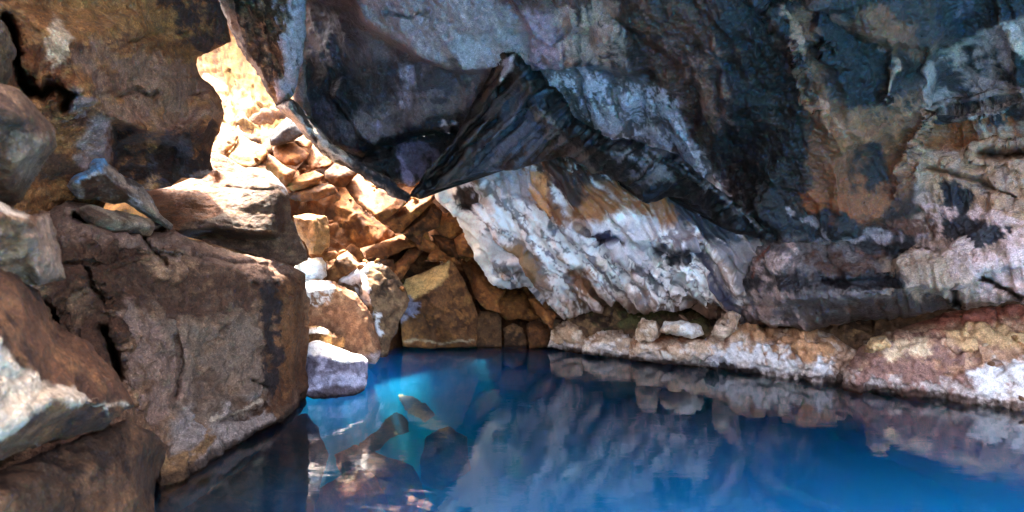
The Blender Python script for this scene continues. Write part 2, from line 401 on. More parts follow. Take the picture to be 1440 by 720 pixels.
# ---- ceiling
ceil = mass('cave_ceiling',
  [(300, -420, 4.2), (700, -520, 2.9), (1200, -520, 2.5), (1750, -420, 2.7), (1800, 60, 3.6), (1800, 420, 4.2), (1560, 440, 4.6), (1440, 424, 5.0), (1380, 424, 5.4), (1300, 442, 5.8), (1210, 446, 6.3), (1140, 462, 6.8), (1085, 458, 7.2),
   (1040, 456, 7.7), (1000, 460, 8.4), (980, 400, 8.6), (900, 340, 8.6), (780, 290, 8.3), (700, 225, 7.9), (650, 232, 7.8), (600, 250, 7.7), (577, 258, 7.6), (555, 254, 7.6), (520, 240, 7.5), (470, 208, 7.4), (440, 180, 7.3), (420, 150, 7.2), (416, 80, 7.0), (410, 0, 6.8), (330, -80, 6.2)],
  pts=[(430, -150, 4.8), (600, -120, 4.4), (800, -120, 4.3), (1000, -120, 3.7), (1200, -120, 3.4), (1440, -100, 3.5),
       (480, 60, 6.6), (450, 120, 7.0), (500, 150, 7.1), (560, 180, 7.3), (530, 230, 7.5), (600, 200, 7.6),
       (720, 40, 5.3), (640, 40, 5.35), (800, 40, 5.1), (860, 40, 5.0),
       (900, 190, 7.0), (850, 160, 6.9), (960, 225, 7.1), (1010, 260, 7.2), (800, 140, 6.8), (780, 200, 7.6),
       (960, 60, 4.9), (1000, 140, 5.5), (1030, 60, 4.6), (1030, 220, 6.6), (1090, 240, 6.0), (1150, 60, 4.3), (1130, 140, 4.9), (1170, 200, 5.3), (1220, 110, 4.7), (1220, 230, 5.6), (1250, 60, 4.2),
       (1360, 50, 4.4), (1350, 120, 5.0), (1420, 30, 4.1), (1400, 110, 4.7), (1340, 200, 5.3), (1440, 200, 4.9), (1440, 300, 5.0), (1340, 290, 5.5),
       (1180, 330, 6.0), (1100, 360, 6.5), (1240, 340, 5.9), (1200, 400, 5.75), (1120, 420, 6.5), (1060, 400, 6.9), (1300, 380, 5.45), (1370, 370, 5.2), (1440, 370, 4.9), (1050, 340, 7.4), (980, 330, 8.1), (920, 360, 8.6)],
  creases=[[(500, 2, 5.55), (512, 28, 5.6), (535, 45, 5.65), (562, 62, 5.7), (590, 80, 5.75), (625, 90, 5.8), (660, 97, 5.85), (690, 94, 5.85), (740, 90, 5.8), (800, 88, 5.75), (850, 94, 5.75), (885, 104, 5.75)],
           [(494, 8, 5.95), (508, 36, 6.05), (532, 53, 6.15), (560, 70, 6.2), (588, 88, 6.25), (624, 98, 6.3), (660, 105, 6.35), (692, 102, 6.35), (740, 97, 6.3), (800, 94, 6.25), (850, 100, 6.2), (885, 112, 6.15)],
           [(850, 0, 4.7), (880, 25, 4.85), (920, 60, 5.05), (950, 85, 5.2), (1000, 130, 5.45)],
           [(845, 6, 5.0), (872, 32, 5.2), (912, 68, 5.4), (942, 96, 5.5), (985, 140, 5.8)],
           [(1310, 70, 4.4), (1312, 130, 4.9), (1310, 180, 5.2), (1300, 230, 5.45), (1270, 280, 5.7), (1240, 310, 5.8)],
           [(1322, 68, 4.6), (1325, 130, 5.1), (1323, 182, 5.4), (1314, 235, 5.6), (1288, 288, 5.8), (1256, 318, 5.85)],
           [(1168, 10, 4.0), (1200, 35, 4.1), (1245, 62, 4.3)], [(1160, 18, 4.2), (1195, 44, 4.35), (1240, 70, 4.5)],
           [(1060, 300, 6.4), (1110, 330, 6.5), (1160, 332, 6.3), (1230, 335, 6.1), (1290, 340, 5.9)],
           [(1060, 308, 6.8), (1110, 340, 6.7), (1160, 342, 6.4), (1230, 350, 6.0), (1290, 352, 5.6)],
           [(1100, 420, 6.3), (1180, 418, 5.85), (1250, 412, 5.6), (1330, 400, 5.3)],
           [(470, 200, 7.35), (500, 215, 7.4), (545, 195, 7.2), (580, 180, 7.1), (640, 170, 7.1)], [(472, 206, 7.6), (505, 222, 7.75), (548, 204, 7.7), (582, 189, 7.6), (640, 178, 7.6)]],
  cracks=[([(1345, 425), (1342, 400), (1330, 380), (1320, 360), (1300, 352), (1270, 356)], 3, .18), ([(1345, 405), (1365, 390), (1375, 365), (1372, 345), (1355, 335)], 3, .14), ([(1372, 385), (1400, 400), (1440, 418)], 3, .14),
          ([(1380, 215), (1410, 218), (1450, 212)], 4, .2), ([(1300, 235), (1340, 245), (1380, 255), (1410, 272), (1430, 278)], 2.5, .08),
          ([(800, 40), (780, 60), (745, 90)], 1.6, .05), ([(540, 17), (556, 20), (570, 24), (600, 16)], 1.6, .05), ([(1315, 160), (1370, 150), (1440, 135)], 3, .06),
          ([(1000, 420), (1050, 428), (1100, 432)], 3, .05), ([(1155, 395), (1190, 398), (1260, 396)], 4, .08)],
  ridges=[([(1095, 20), (1115, 60), (1130, 110), (1150, 160), (1180, 210)], 9, .1), ([(1145, 0), (1160, 50), (1170, 90)], 7, .08), ([(1253, 66), (1254, 100), (1250, 150)], 5, .08), ([(1308, 165), (1290, 200), (1275, 230), (1258, 275)], 5, .08),
          ([(800, 10), (805, 50), (808, 90)], 6, .04), ([(1065, 0), (1085, 20), (1110, 60), (1125, 90)], 4, .06), ([(950, 180), (985, 250), (1020, 290), (1080, 335)], 7, .1)],
  step=2.1, roll=.1, thick=.35, shrink=0.0, cap=False, tint=(.80, .57, .51), soft=2, rough=2, streak=(68, 9, 16, .06), ch=((1.2, .15), (.4, .03), (.14, .015)), fb=((.8, .10), (3.2, .03), (9, .018), (24, .01)),
  base=('#362a24', '#120e0e', '#644832'), bfr=1.8,
  paint=[
    dict(pts=[(400, -80), (830, -80), (830, 60), (880, 100), (1000, 200), (1090, 330), (850, 300), (600, 330), (400, 200)], col='#79716f', f=30, br=.12, fr=30),
    dict(pts=[(430, -60), (520, -60), (500, 40), (520, 130), (470, 170), (430, 100)], col='#4a4248', f=26, br=.5, fr=20),
    dict(pts=[(500, -60), (760, -60), (760, 70), (690, 95), (620, 88), (560, 60), (510, 25)], col='#a39c9c', f=10, br=.25, fr=30),  # face above the lip painted lighter, where it catches the light
    dict(pts=[(660, -60), (860, -60), (900, 60), (830, 60), (780, 30), (700, 10)], col='#5a3a30', f=40, br=.4, fr=30),
    dict(pts=[(740, 20), (830, 30), (830, 90), (740, 90)], col='#a48c94', f=30, br=.3, fr=20),
    dict(pts=[(640, 60), (705, 50), (700, 92), (640, 92)], col='#b4bcc0', f=30, br=.3, fr=20),
    dict(pts=[(630, -10), (650, -10), (662, 40), (650, 30)], col='#c8b8b4', f=6, br=.5, fr=8),
    dict(pts=[(480, 70), (560, 80), (650, 105), (640, 130), (560, 150), (480, 150)], col='#3e383c', f=30, br=.5, fr=16),  # recess under the lip painted darker, shade put into the colour
    dict(pts=[(562, 90), (585, 100), (575, 150), (560, 155)], col='#9a9aa6', f=10, br=.5, fr=12),
    dict(kind='line', pts=[(500, 150), (545, 158), (580, 140), (620, 128)], w=6, col='#8a8488', br=.8, fr=6, s=.6),
    dict(pts=[(425, 150), (470, 195), (545, 190), (600, 160), (690, 140), (690, 270), (560, 270), (430, 190)], col='#16131a', f=12, br=.3, fr=14),  # shade of the hollow painted in near-black
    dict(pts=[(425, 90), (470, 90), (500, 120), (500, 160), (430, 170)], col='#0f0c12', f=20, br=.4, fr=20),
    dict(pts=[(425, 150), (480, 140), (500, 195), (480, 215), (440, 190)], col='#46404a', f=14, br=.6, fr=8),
    dict(pts=[(500, 205), (545, 188), (600, 172), (680, 150), (680, 260), (560, 260), (500, 240)], col='#0d0b10', f=14, br=.4, fr=14),  # deepest shade of the same hollow, painted darker still
    dict(pts=[(560, 200), (620, 215), (600, 250), (560, 240)], col='#585a74', f=8, br=1.0, fr=9, dir=(100, 3)),
    dict(pts=[(470, 205), (520, 230), (570, 262), (545, 262), (490, 235)], col='#241812', f=12, br=.5, fr=8),
    dict(kind='line', pts=[(568, 225), (572, 245), (578, 262)], w=7, col='#8d93b4', br=.5, fr=6),
    dict(pts=[(612, 165), (642, 168), (632, 182), (618, 180)], col='#c5c8d4', f=6, br=.7, fr=6),
    dict(pts=[(525, 170), (540, 178), (528, 190), (518, 192)], col='#a6aacb', f=6, br=.6, fr=6),
    dict(pts=[(790, 20), (850, 0), (880, 40), (890, 95), (800, 85)], col='#3a2218', f=10, br=.3, fr=14),
    dict(pts=[(790, 20), (850, 0), (875, 40), (885, 98), (800, 88)], col='#bda592', f=12, br=1.3, fr=5, dir=(84, 9), s=.85),
    dict(pts=[(780, 98), (890, 110), (960, 180), (1010, 250), (960, 240), (880, 200), (820, 160), (780, 120)], col='#827a7c', f=24, br=.3, fr=20),
    dict(pts=[(800, 120), (850, 140), (960, 170), (1010, 250), (930, 230), (850, 200)], col='#e4e2ea', f=30, br=2.6, fr=2.6, sharp=.12, s=.95),
    dict(pts=[(870, 20), (1000, 110), (1080, 250), (1110, 330), (1010, 230), (900, 110)], col='#33211a', f=24, br=.7, fr=12),
    dict(pts=[(900, 0), (1000, 0), (1012, 80), (1015, 180), (1040, 240), (980, 200), (940, 110), (890, 50)], col='#5c3d2a', f=14, br=1.2, fr=7, dir=(80, 4), s=.8),
    dict(pts=[(940, 60), (1000, 60), (1025, 150), (1020, 190), (990, 160)], col='#a38470', f=12, br=2.2, fr=3, s=.6),
    dict(pts=[(1005, -60), (1075, -60), (1100, 60), (1130, 170), (1140, 300), (1060, 310), (1030, 200), (1015, 100)], col='#0e0a0a', f=20, br=.6, fr=16),
    dict(pts=[(1010, 190), (1100, 180), (1130, 300), (1070, 330), (1030, 280)], col='#1c1615', f=20, br=1.0, fr=10),
    dict(pts=[(1110, -30), (1130, -30), (1150, 60), (1170, 130), (1200, 220), (1180, 270), (1150, 280), (1140, 160), (1120, 80)], col='#805a3c', f=14, br=.8, fr=8, dir=(75, 4)),
    dict(pts=[(1150, 160), (1200, 155), (1240, 190), (1270, 160), (1300, 180), (1280, 250), (1230, 310), (1170, 300), (1140, 230)], col='#7e5632', f=20, br=.8, fr=10),
    dict(pts=[(1170, 155), (1300, 150), (1290, 210), (1180, 210)], col='#b08860', f=20, br=2.2, fr=2.6, s=.6),
    dict(pts=[(1165, 30), (1200, 45), (1245, 66), (1248, 100), (1240, 150), (1190, 150), (1165, 90)], col='#0d0a0a', f=10, br=.4, fr=14),
    dict(pts=[(1190, 0), (1240, 10), (1290, 60), (1305, 100), (1250, 64), (1200, 40)], col='#6a4828', f=12, br=.6, fr=9, dir=(50, 3)),
    dict(pts=[(1205, 215), (1245, 210), (1240, 270), (1195, 275)], col='#16110f', f=14, br=.7, fr=10),
    dict(kind='line', pts=[(1175, 20), (1210, 42), (1245, 64), (1225, 67), (1250, 70), (1258, 90), (1250, 140)], w=5, col='#b09482', br=.7, fr=5),
    dict(kind='line', pts=[(1312, 90), (1310, 150), (1300, 190), (1280, 230), (1268, 260)], w=5, col='#b89a7c', br=.6, fr=5),
    dict(kind='line', pts=[(1095, 10), (1125, 60), (1145, 130), (1190, 190)], w=5, col='#b08d70', br=1.2, fr=4),
    dict(pts=[(1130, 270), (1200, 280), (1200, 310), (1140, 310)], col='#8a5527', f=14, br=.8, fr=8),
    dict(pts=[(1310, -60), (1500, -60), (1500, 10), (1400, 60), (1330, 100), (1315, 60)], col='#0e0e15', f=18, br=.4, fr=18),
    dict(pts=[(1345, 10), (1375, 0), (1370, 35), (1350, 35)], col='#4b4b5c', f=10, br=.5, fr=9),
    dict(pts=[(1316, 90), (1350, 70), (1400, 40), (1500, 0), (1500, 420), (1280, 420), (1290, 260), (1316, 180)], col='#aca596', f=12, br=.3, fr=20),
    dict(pts=[(1316, 90), (1370, 70), (1450, 40), (1450, 120), (1400, 130), (1320, 170)], col='#a8a098', f=14, br=1.6, fr=4),
    dict(pts=[(1320, 90), (1350, 110), (1370, 150), (1330, 200), (1316, 180)], col='#3c3638', f=12, br=1.2, fr=6),
    dict(pts=[(1355, 78), (1420, 72), (1450, 90), (1450, 120), (1370, 115), (1358, 100)], col='#0f0d0e', f=6, br=.9, fr=12),
    dict(pts=[(1300, 180), (1420, 170), (1450, 190), (1380, 210), (1310, 215)], col='#8f5a26', f=14, br=.8, fr=8, dir=(0, 3)),
    dict(pts=[(1300, 225), (1400, 205), (1450, 220), (1450, 330), (1380, 330), (1310, 300)], col='#b49f80', f=16, br=1.0, fr=8, dir=(20, 2.5)),
    dict(pts=[(1370, 155), (1410, 150), (1430, 170), (1380, 178)], col='#252a34', f=10, br=1.4, fr=5),
    dict(pts=[(1320, 255), (1360, 275), (1360, 305), (1320, 300)], col='#222630', f=12, br=1.2, fr=6),
    dict(pts=[(1300, 290), (1400, 300), (1450, 310), (1450, 420), (1390, 410), (1370, 350), (1300, 330)], col='#d8cfcc', f=20, br=1.0, fr=7, dir=(8, 4)),
    dict(pts=[(1300, 345), (1355, 335), (1372, 350), (1365, 385), (1345, 380)], col='#c4c2be', f=10, br=.7, fr=8),
    dict(pts=[(1330, 300), (1420, 330), (1390, 345), (1320, 330)], col='#2a2e38', f=10, br=1.6, fr=6, dir=(10, 3)),
    dict(pts=[(1220, 320), (1310, 300), (1310, 330), (1280, 345), (1230, 340)], col='#5f4434', f=12, br=.9, fr=6),
    dict(pts=[(1060, 310), (1110, 290), (1170, 300), (1290, 345), (1250, 362), (1130, 345), (1080, 350)], col='#131a22', f=12, br=.8, fr=8, dir=(5, 3)),
    dict(kind='line', pts=[(1110, 298), (1160, 312), (1170, 334), (1120, 340), (1230, 334), (1300, 334)], w=5, col='#9aa4ac', br=1.1, fr=5),
    dict(pts=[(1010, 350), (1120, 330), (1240, 360), (1270, 420), (1180, 440), (1100, 460), (1030, 450)], col='#686c6e', f=18, br=.5, fr=16),
    dict(pts=[(1130, 360), (1230, 370), (1230, 390), (1140, 385)], col='#4a3628', f=14, br=.9, fr=7),
    dict(pts=[(1240, 362), (1330, 365), (1345, 410), (1300, 430), (1240, 415)], col='#a09c8a', f=12, br=.6, fr=10),
    dict(pts=[(1060, 370), (1110, 360), (1100, 420), (1120, 450), (1050, 440)], col='#c4c0bc', f=22, br=1.1, fr=8),
    dict(kind='line', pts=[(1030, 400), (1060, 395), (1120, 400), (1200, 395), (1260, 400)], w=13, col='#1c1c24', br=.8, fr=8),
    dict(kind='line', pts=[(1060, 390), (1075, 365), (1085, 355)], w=3, col='#8a4a26', br=.4, fr=5),
    dict(pts=[(1150, 430), (1330, 425), (1300, 450), (1150, 460)], col='#2a1f1a', f=14, br=.9, fr=6)],
  mat=M_ceil, seed=11)
tag(ceil, kind='structure')

# ---- pale flowstone wall under the wedge
flow = mass('flowstone_wall',
  [(606, 262, 8.5), (625, 250, 8.2), (660, 225, 7.7), (720, 200, 7.4), (820, 200, 7.2), (980, 240, 7.1), (1085, 320, 7.0), (1075, 380, 7.0), (1050, 440, 7.5), (1044, 455, 7.7), (1020, 452, 7.9), (990, 448, 8.0), (970, 436, 8.1), (948, 440, 8.2), (925, 434, 8.3), (890, 441, 8.5), (868, 420, 8.7), (840, 436, 8.9),
   (805, 444, 9.3), (775, 450, 9.5), (760, 430, 9.4), (742, 404, 9.3), (712, 408, 9.4), (692, 398, 9.5), (676, 372, 9.4), (660, 340, 9.2), (640, 300, 8.9), (628, 285, 8.8)],
  pts=[(690, 330, 8.5), (720, 370, 8.7), (760, 390, 8.6), (700, 280, 8.0), (740, 300, 7.9), (800, 400, 8.5), (780, 350, 8.1), (840, 385, 8.1), (880, 420, 8.3), (860, 340, 7.5), (900, 380, 7.6), (930, 310, 7.2), (880, 270, 7.1), (820, 260, 7.2), (760, 240, 7.3), (960, 380, 7.5), (1000, 420, 7.6), (990, 340, 7.1), (1040, 370, 7.0)],
  creases=[[(640, 275, 8.2), (690, 262, 7.8), (740, 300, 7.65), (790, 322, 7.6), (850, 350, 7.6), (890, 372, 7.7)], [(640, 283, 8.45), (688, 270, 8.1), (738, 309, 7.95), (788, 332, 7.9), (848, 360, 7.9), (888, 381, 8.0)],
           [(925, 345, 7.15), (950, 355, 7.2), (975, 350, 7.1)], [(922, 352, 7.7), (950, 366, 7.8), (978, 358, 7.5)], [(922, 375, 7.75), (960, 372, 7.5), (1000, 400, 7.45), (1035, 440, 7.6)],
           [(855, 255, 7.2), (860, 300, 7.2), (858, 350, 7.5)], [(930, 310, 7.1), (935, 330, 7.15)]],
  cracks=[([(810, 322), (850, 335), (875, 340)], 4, .1), ([(890, 378), (905, 382), (925, 355)], 4, .12), ([(700, 385), (730, 380), (740, 400)], 4, .15), ([(800, 395), (818, 380), (830, 400), (845, 428)], 4, .12), ([(960, 390), (950, 415), (965, 432)], 4, .1), ([(636, 280), (655, 290), (672, 286)], 5, .1)],
  ridges=[([(780, 340), (800, 370), (805, 400)], 7, .08), ([(740, 330), (765, 370), (770, 400)], 6, .08), ([(830, 355), (870, 390), (905, 425)], 7, .08), ([(915, 385), (940, 410), (965, 435)], 6, .08), ([(950, 380), (985, 410), (1010, 445)], 6, .08)],
  step=2.0, roll=.16, thick=1.3, shrink=.1, soft=2, rough=2.5, ch=((.6, .09), (.2, .012)), fb=((2, .06), (7, .01)), streak=(52, 12, 16, .28),
  base=('#efebe6', '#d8cfc6', '#f8f5f0'), bdir=(56, 9, 12),
  paint=[
    dict(kind='all', col='#3c3c44', base=.34, br=1.05, fr=7, dir=(50, 9), s=.8, sharp=.06, warp=18, hk=-.05),
    dict(kind='all', col='#8a6444', base=.26, br=.8, fr=14, s=.6),
    dict(pts=[(600, 240), (640, 250), (660, 300), (690, 360), (700, 400), (670, 390), (640, 320), (605, 275)], col='#e8dccb', f=10, br=.4, fr=8),
    dict(pts=[(636, 262), (670, 258), (678, 288), (650, 292)], col='#33261f', f=8, br=.9, fr=6),
    dict(pts=[(660, 200), (760, 180), (830, 220), (860, 260), (850, 320), (790, 316), (740, 290), (690, 255), (660, 235)], col='#74482a', f=12, br=.6, fr=12),
    dict(pts=[(700, 190), (800, 200), (880, 240), (870, 262), (790, 285), (740, 240)], col='#33221c', f=16, br=.9, fr=9),
    dict(pts=[(680, 230), (740, 240), (770, 290), (730, 280), (690, 262)], col='#9a9494', f=14, br=1.0, fr=7),
    dict(pts=[(740, 240), (770, 250), (770, 300), (745, 285)], col='#c08a58', f=8, br=.9, fr=6),
    dict(pts=[(820, 265), (880, 250), (975, 260), (970, 310), (930, 325), (870, 300), (830, 300)], col='#8a5c38', f=16, br=.4, fr=14),
    dict(pts=[(800, 300), (845, 270), (850, 330), (815, 325)], col='#94602f', f=10, br=.5, s=.7, fr=10),
    dict(pts=[(800, 315), (860, 320), (930, 300), (935, 340), (920, 375), (900, 375), (850, 350), (800, 330)], col='#bcb6b6', f=22, br=.5, fr=14),
    dict(pts=[(812, 322), (870, 334), (880, 345), (850, 342), (815, 334)], col='#242233', f=5, br=.5, fr=6),
    dict(pts=[(940, 180), (1090, 320), (1080, 390), (1000, 350), (950, 300), (930, 250)], col='#33363f', f=18, br=.7, fr=12),
    dict(pts=[(922, 340), (960, 310), (990, 330), (975, 350), (940, 350)], col='#7c7274', f=10, br=.8, fr=8),
    dict(pts=[(918, 345), (930, 340), (940, 352), (975, 350), (970, 370), (925, 378)], col='#14141c', f=5, br=.4, fr=8),
    dict(pts=[(985, 345), (1080, 340), (1080, 450), (1040, 450), (1010, 400)], col='#76706f', f=12, br=.8, fr=8),
    dict(kind='line', pts=[(985, 360), (1010, 400), (1035, 445)], w=8, col='#3f3d4c', br=.7, fr=7),
    dict(pts=[(905, 378), (940, 385), (960, 440), (930, 420)], col='#353a47', f=8, br=1.1, fr=5, dir=(55, 5)),
    dict(pts=[(800, 385), (830, 380), (850, 410), (870, 440), (820, 430)], col='#7a553a', f=10, br=1.0, fr=7),
    dict(pts=[(700, 350), (745, 350), (760, 380), (740, 405), (710, 390)], col='#80613f', f=10, br=1.2, fr=6),
    dict(pts=[(930, 390), (950, 400), (970, 430), (945, 430)], col='#5c3d28', f=8, br=1.0, fr=6),
    dict(kind='line', pts=[(760, 445), (805, 440), (860, 425), (900, 438), (960, 440), (1040, 452)], w=12, col='#5d4838', br=1.0, fr=7)],
  mat=M_flow, seed=21, tint=(1.16, 1.04, 1.0))
tag(flow, 'white and grey streaked flowstone wall bulging over the right bank beneath the dark wedge', 'rock wall')

# ---- hanging dark wedge
wedge = mass('hanging_wedge',
  [(574, 277, 7.1), (600, 240, 7.0), (640, 195, 6.85), (668, 140, 6.35), (688, 105, 5.95), (700, 78, 5.7), (708, 70, 5.6), (724, 72, 5.6), (745, 88, 5.7), (760, 100, 5.8), (770, 118, 5.9), (790, 132, 6.1), (805, 160, 6.15), (830, 178, 6.15), (862, 198, 6.2), (890, 196, 6.2), (915, 206, 6.2), (955, 218, 6.25), (990, 250, 6.35), (1030, 280, 6.45), (1082, 328, 6.6),
   (1075, 338, 6.7), (1030, 326, 6.7), (1000, 306, 6.65), (970, 280, 6.6), (940, 277, 6.6), (912, 286, 6.6), (898, 278, 6.6), (888, 264, 6.6), (862, 248, 6.65), (835, 242, 6.7), (800, 218, 6.75), (775, 225, 6.95), (745, 232, 7.0), (715, 240, 7.0), (690, 240, 7.05), (660, 246, 7.1), (640, 254, 7.1), (610, 268, 7.15), (590, 280, 7.15)],
  pts=[(650, 220, 6.85), (680, 170, 6.6), (700, 200, 6.6), (720, 160, 6.35), (760, 180, 6.35), (800, 195, 6.35), (870, 225, 6.25), (920, 245, 6.2), (950, 250, 6.3), (725, 85, 5.5)],
  creases=[[(728, 92, 5.5), (745, 115, 5.65), (748, 135, 5.9), (738, 160, 6.3), (725, 200, 6.6), (712, 238, 6.95)], [(748, 135, 5.9), (790, 175, 6.15), (850, 215, 6.15), (930, 230, 6.1), (1000, 270, 6.3)], [(745, 88, 5.7), (765, 110, 5.8), (760, 130, 5.95)],
           [(712, 76, 5.55), (708, 110, 5.85), (660, 180, 6.6)]],
  cracks=[([(720, 110), (680, 160), (610, 240)], 3, .05), ([(700, 165), (650, 215), (600, 262)], 3, .06), ([(735, 165), (700, 190), (660, 235)], 3, .05)],
  ridges=[([(735, 120), (690, 165), (620, 240)], 3, .05), ([(745, 150), (712, 175), (670, 215)], 3, .06), ([(752, 150), (790, 190), (840, 212)], 5, .06), ([(915, 212), (960, 230), (1020, 280), (1075, 328)], 4, .06)],
  step=1.9, roll=.08, thick=.7, shrink=.35, soft=1, rough=1.6, ch=((.4, .035), (.13, .015)), fb=((3, .02), (10, .01)), streak=(-48, 20, 9, .11),
  base=('#0b0b0e', '#050507', '#17181e'), bdir=(-48, 7, 10),
  paint=[
    dict(pts=[(600, 262), (700, 120), (745, 110), (740, 160), (670, 240)], col='#75706c', f=14, br=1.5, fr=5, dir=(-46, 12), sharp=.15, s=.42, warp=4),
    dict(pts=[(640, 262), (720, 140), (765, 130), (740, 240)], col='#5c7c9c', f=14, br=1.5, fr=5, dir=(-46, 10), sharp=.15, s=.35, warp=5),
    dict(pts=[(688, 105), (705, 72), (712, 78), (712, 110), (670, 150)], col='#4a3020', f=6, br=.5, fr=8),
    dict(pts=[(706, 82), (722, 78), (720, 96), (704, 112)], col='#dadae0', f=6, br=.4, fr=6),  # painted highlight on the facet at the peak
    dict(pts=[(728, 92), (748, 92), (752, 108), (735, 118)], col='#1d3440', f=8, br=.3, fr=8),
    dict(pts=[(690, 200), (730, 150), (790, 200), (800, 225), (740, 240), (700, 240)], col='#8a90a4', f=14, br=2.0, fr=7, sharp=.12, s=.4),
    dict(pts=[(745, 145), (800, 200), (840, 235), (815, 232), (770, 195)], col='#8f857e', f=7, br=1.4, fr=5, dir=(50, 6), s=.8),
    dict(pts=[(860, 205), (915, 225), (940, 250), (900, 248), (868, 230)], col='#a8acb4', f=12, br=1.3, fr=5, dir=(35, 6), s=.5),
    dict(kind='line', pts=[(915, 212), (960, 226), (1020, 280), (1078, 328)], w=7, col='#8a929a', br=1.0, fr=5, dir=(38, 6), s=.55),  # highlight along the diagonal ridge, painted into the colour
    dict(pts=[(895, 262), (960, 262), (940, 272), (912, 284)], col='#16222e', f=6, br=.4, fr=8),
    dict(pts=[(700, 215), (770, 205), (830, 225), (780, 235), (700, 245)], col='#4a3326', f=10, br=1.1, fr=6)],
  mat=M_wet, seed=31, tint=(.5, .4, .36))
tag(wedge, 'black and slate-blue hanging rock wedge, sharp striated V under the ceiling', 'rock wedge')

# ---- hanging pillar and its thin spur
pillar = mass('hanging_pillar',
  [(280, -60, 5.9), (304, 0, 6.1), (320, 34, 6.2), (334, 62, 6.25), (350, 88, 6.4), (368, 112, 6.5), (380, 134, 6.6), (390, 150, 6.7), (398, 148, 6.65), (408, 141, 6.5), (414, 132, 6.4), (420, 108, 6.3), (428, 75, 6.15), (430, 30, 5.95), (430, -60, 5.6)],
  creases=[[(322, -60, 5.75), (330, 20, 5.95), (345, 60, 6.1), (370, 105, 6.3), (388, 140, 6.55)], [(405, -60, 5.3), (402, 30, 5.7), (398, 90, 6.1), (396, 130, 6.4)]],
  pts=[(370, 0, 5.7), (380, 80, 6.15)], step=1.9, roll=.2, thick=.7, shrink=.3, soft=2, rough=1.5, ch=((.4, .04), (.12, .02)), fb=((3, .03), (11, .02)), streak=(72, 5, 6, .08),
  base=('#6b4c35', '#3c2a20', '#94704e'), bdir=(70, 5, 8),
  paint=[dict(kind='all', col='#241710', base=.45, br=1.4, fr=4, dir=(66, 4), sharp=.12, s=.8),
         dict(pts=[(395, -60), (430, -60), (430, 90), (410, 140), (396, 140)], col='#ac9a98', f=12, br=.7, fr=8, dir=(85, 4)),
         dict(pts=[(300, -10), (320, 0), (340, 50), (375, 115), (360, 110), (330, 60)], col='#85705c', f=6, br=.9, fr=6, dir=(60, 4))],
  mat=M_rock, seed=41)
tag(pillar, 'brown furrowed rock pillar hanging from the ceiling beside the sunlit gap', 'rock pillar')
col2 = mass('rock_column', [(412, 60, 6.9), (438, 70, 6.9), (432, 100, 6.95), (432, 130, 7.0), (440, 168, 7.1), (434, 182, 7.1), (418, 170, 7.05), (411, 145, 7.0)], step=2, thick=.4, roll=.12, streak=(85, 5, 5, .04),
  base=('#5a4438', '#382a26', '#76605a'), mat=M_rock, seed=42)
tag(col2, 'short dark rock column tucked behind the hanging pillar, at its foot', 'rock column')
spur = mass('rock_spur',
  [(388, 150, 6.6), (398, 143, 6.5), (411, 138, 6.45), (420, 150, 6.5), (440, 176, 6.6), (470, 204, 6.75), (500, 224, 6.85), (540, 246, 6.95), (562, 262, 7.0), (577, 276, 7.05), (572, 285, 7.1), (558, 279, 7.1), (535, 266, 7.0), (505, 246, 6.95), (490, 238, 6.9), (470, 228, 6.9), (448, 212, 6.8), (430, 194, 6.75), (416, 172, 6.7), (404, 164, 6.65)],
  creases=[[(404, 152, 6.3), (430, 180, 6.4), (470, 214, 6.6), (510, 238, 6.75), (556, 268, 6.95)]], step=1.7, roll=.07, thick=.7, shrink=.35, soft=1, rough=2.6, ch=((.3, .05), (.12, .02)), fb=((5, .03), (14, .015)), streak=(40, 9, 5, .05),
  base=('#4f4038', '#241c1a', '#8d7c70'), bdir=(40, 9, 6),
  paint=[dict(kind='line', pts=[(400, 150), (440, 190), (480, 218)], w=6, col='#c7ae98', br=1.2, fr=4, dir=(42, 8), s=.8),
         dict(pts=[(490, 215), (577, 268), (577, 285), (490, 240)], col='#1a1a20', f=14, br=.6, fr=7),
         dict(kind='line', pts=[(432, 200), (470, 232), (500, 246)], w=4, col='#e0c8a0', br=.6, fr=5)],
  mat=M_rock, seed=43)
tag(spur, 'thin dark rock spur slanting down to meet the tip of the wedge', 'rock spur')

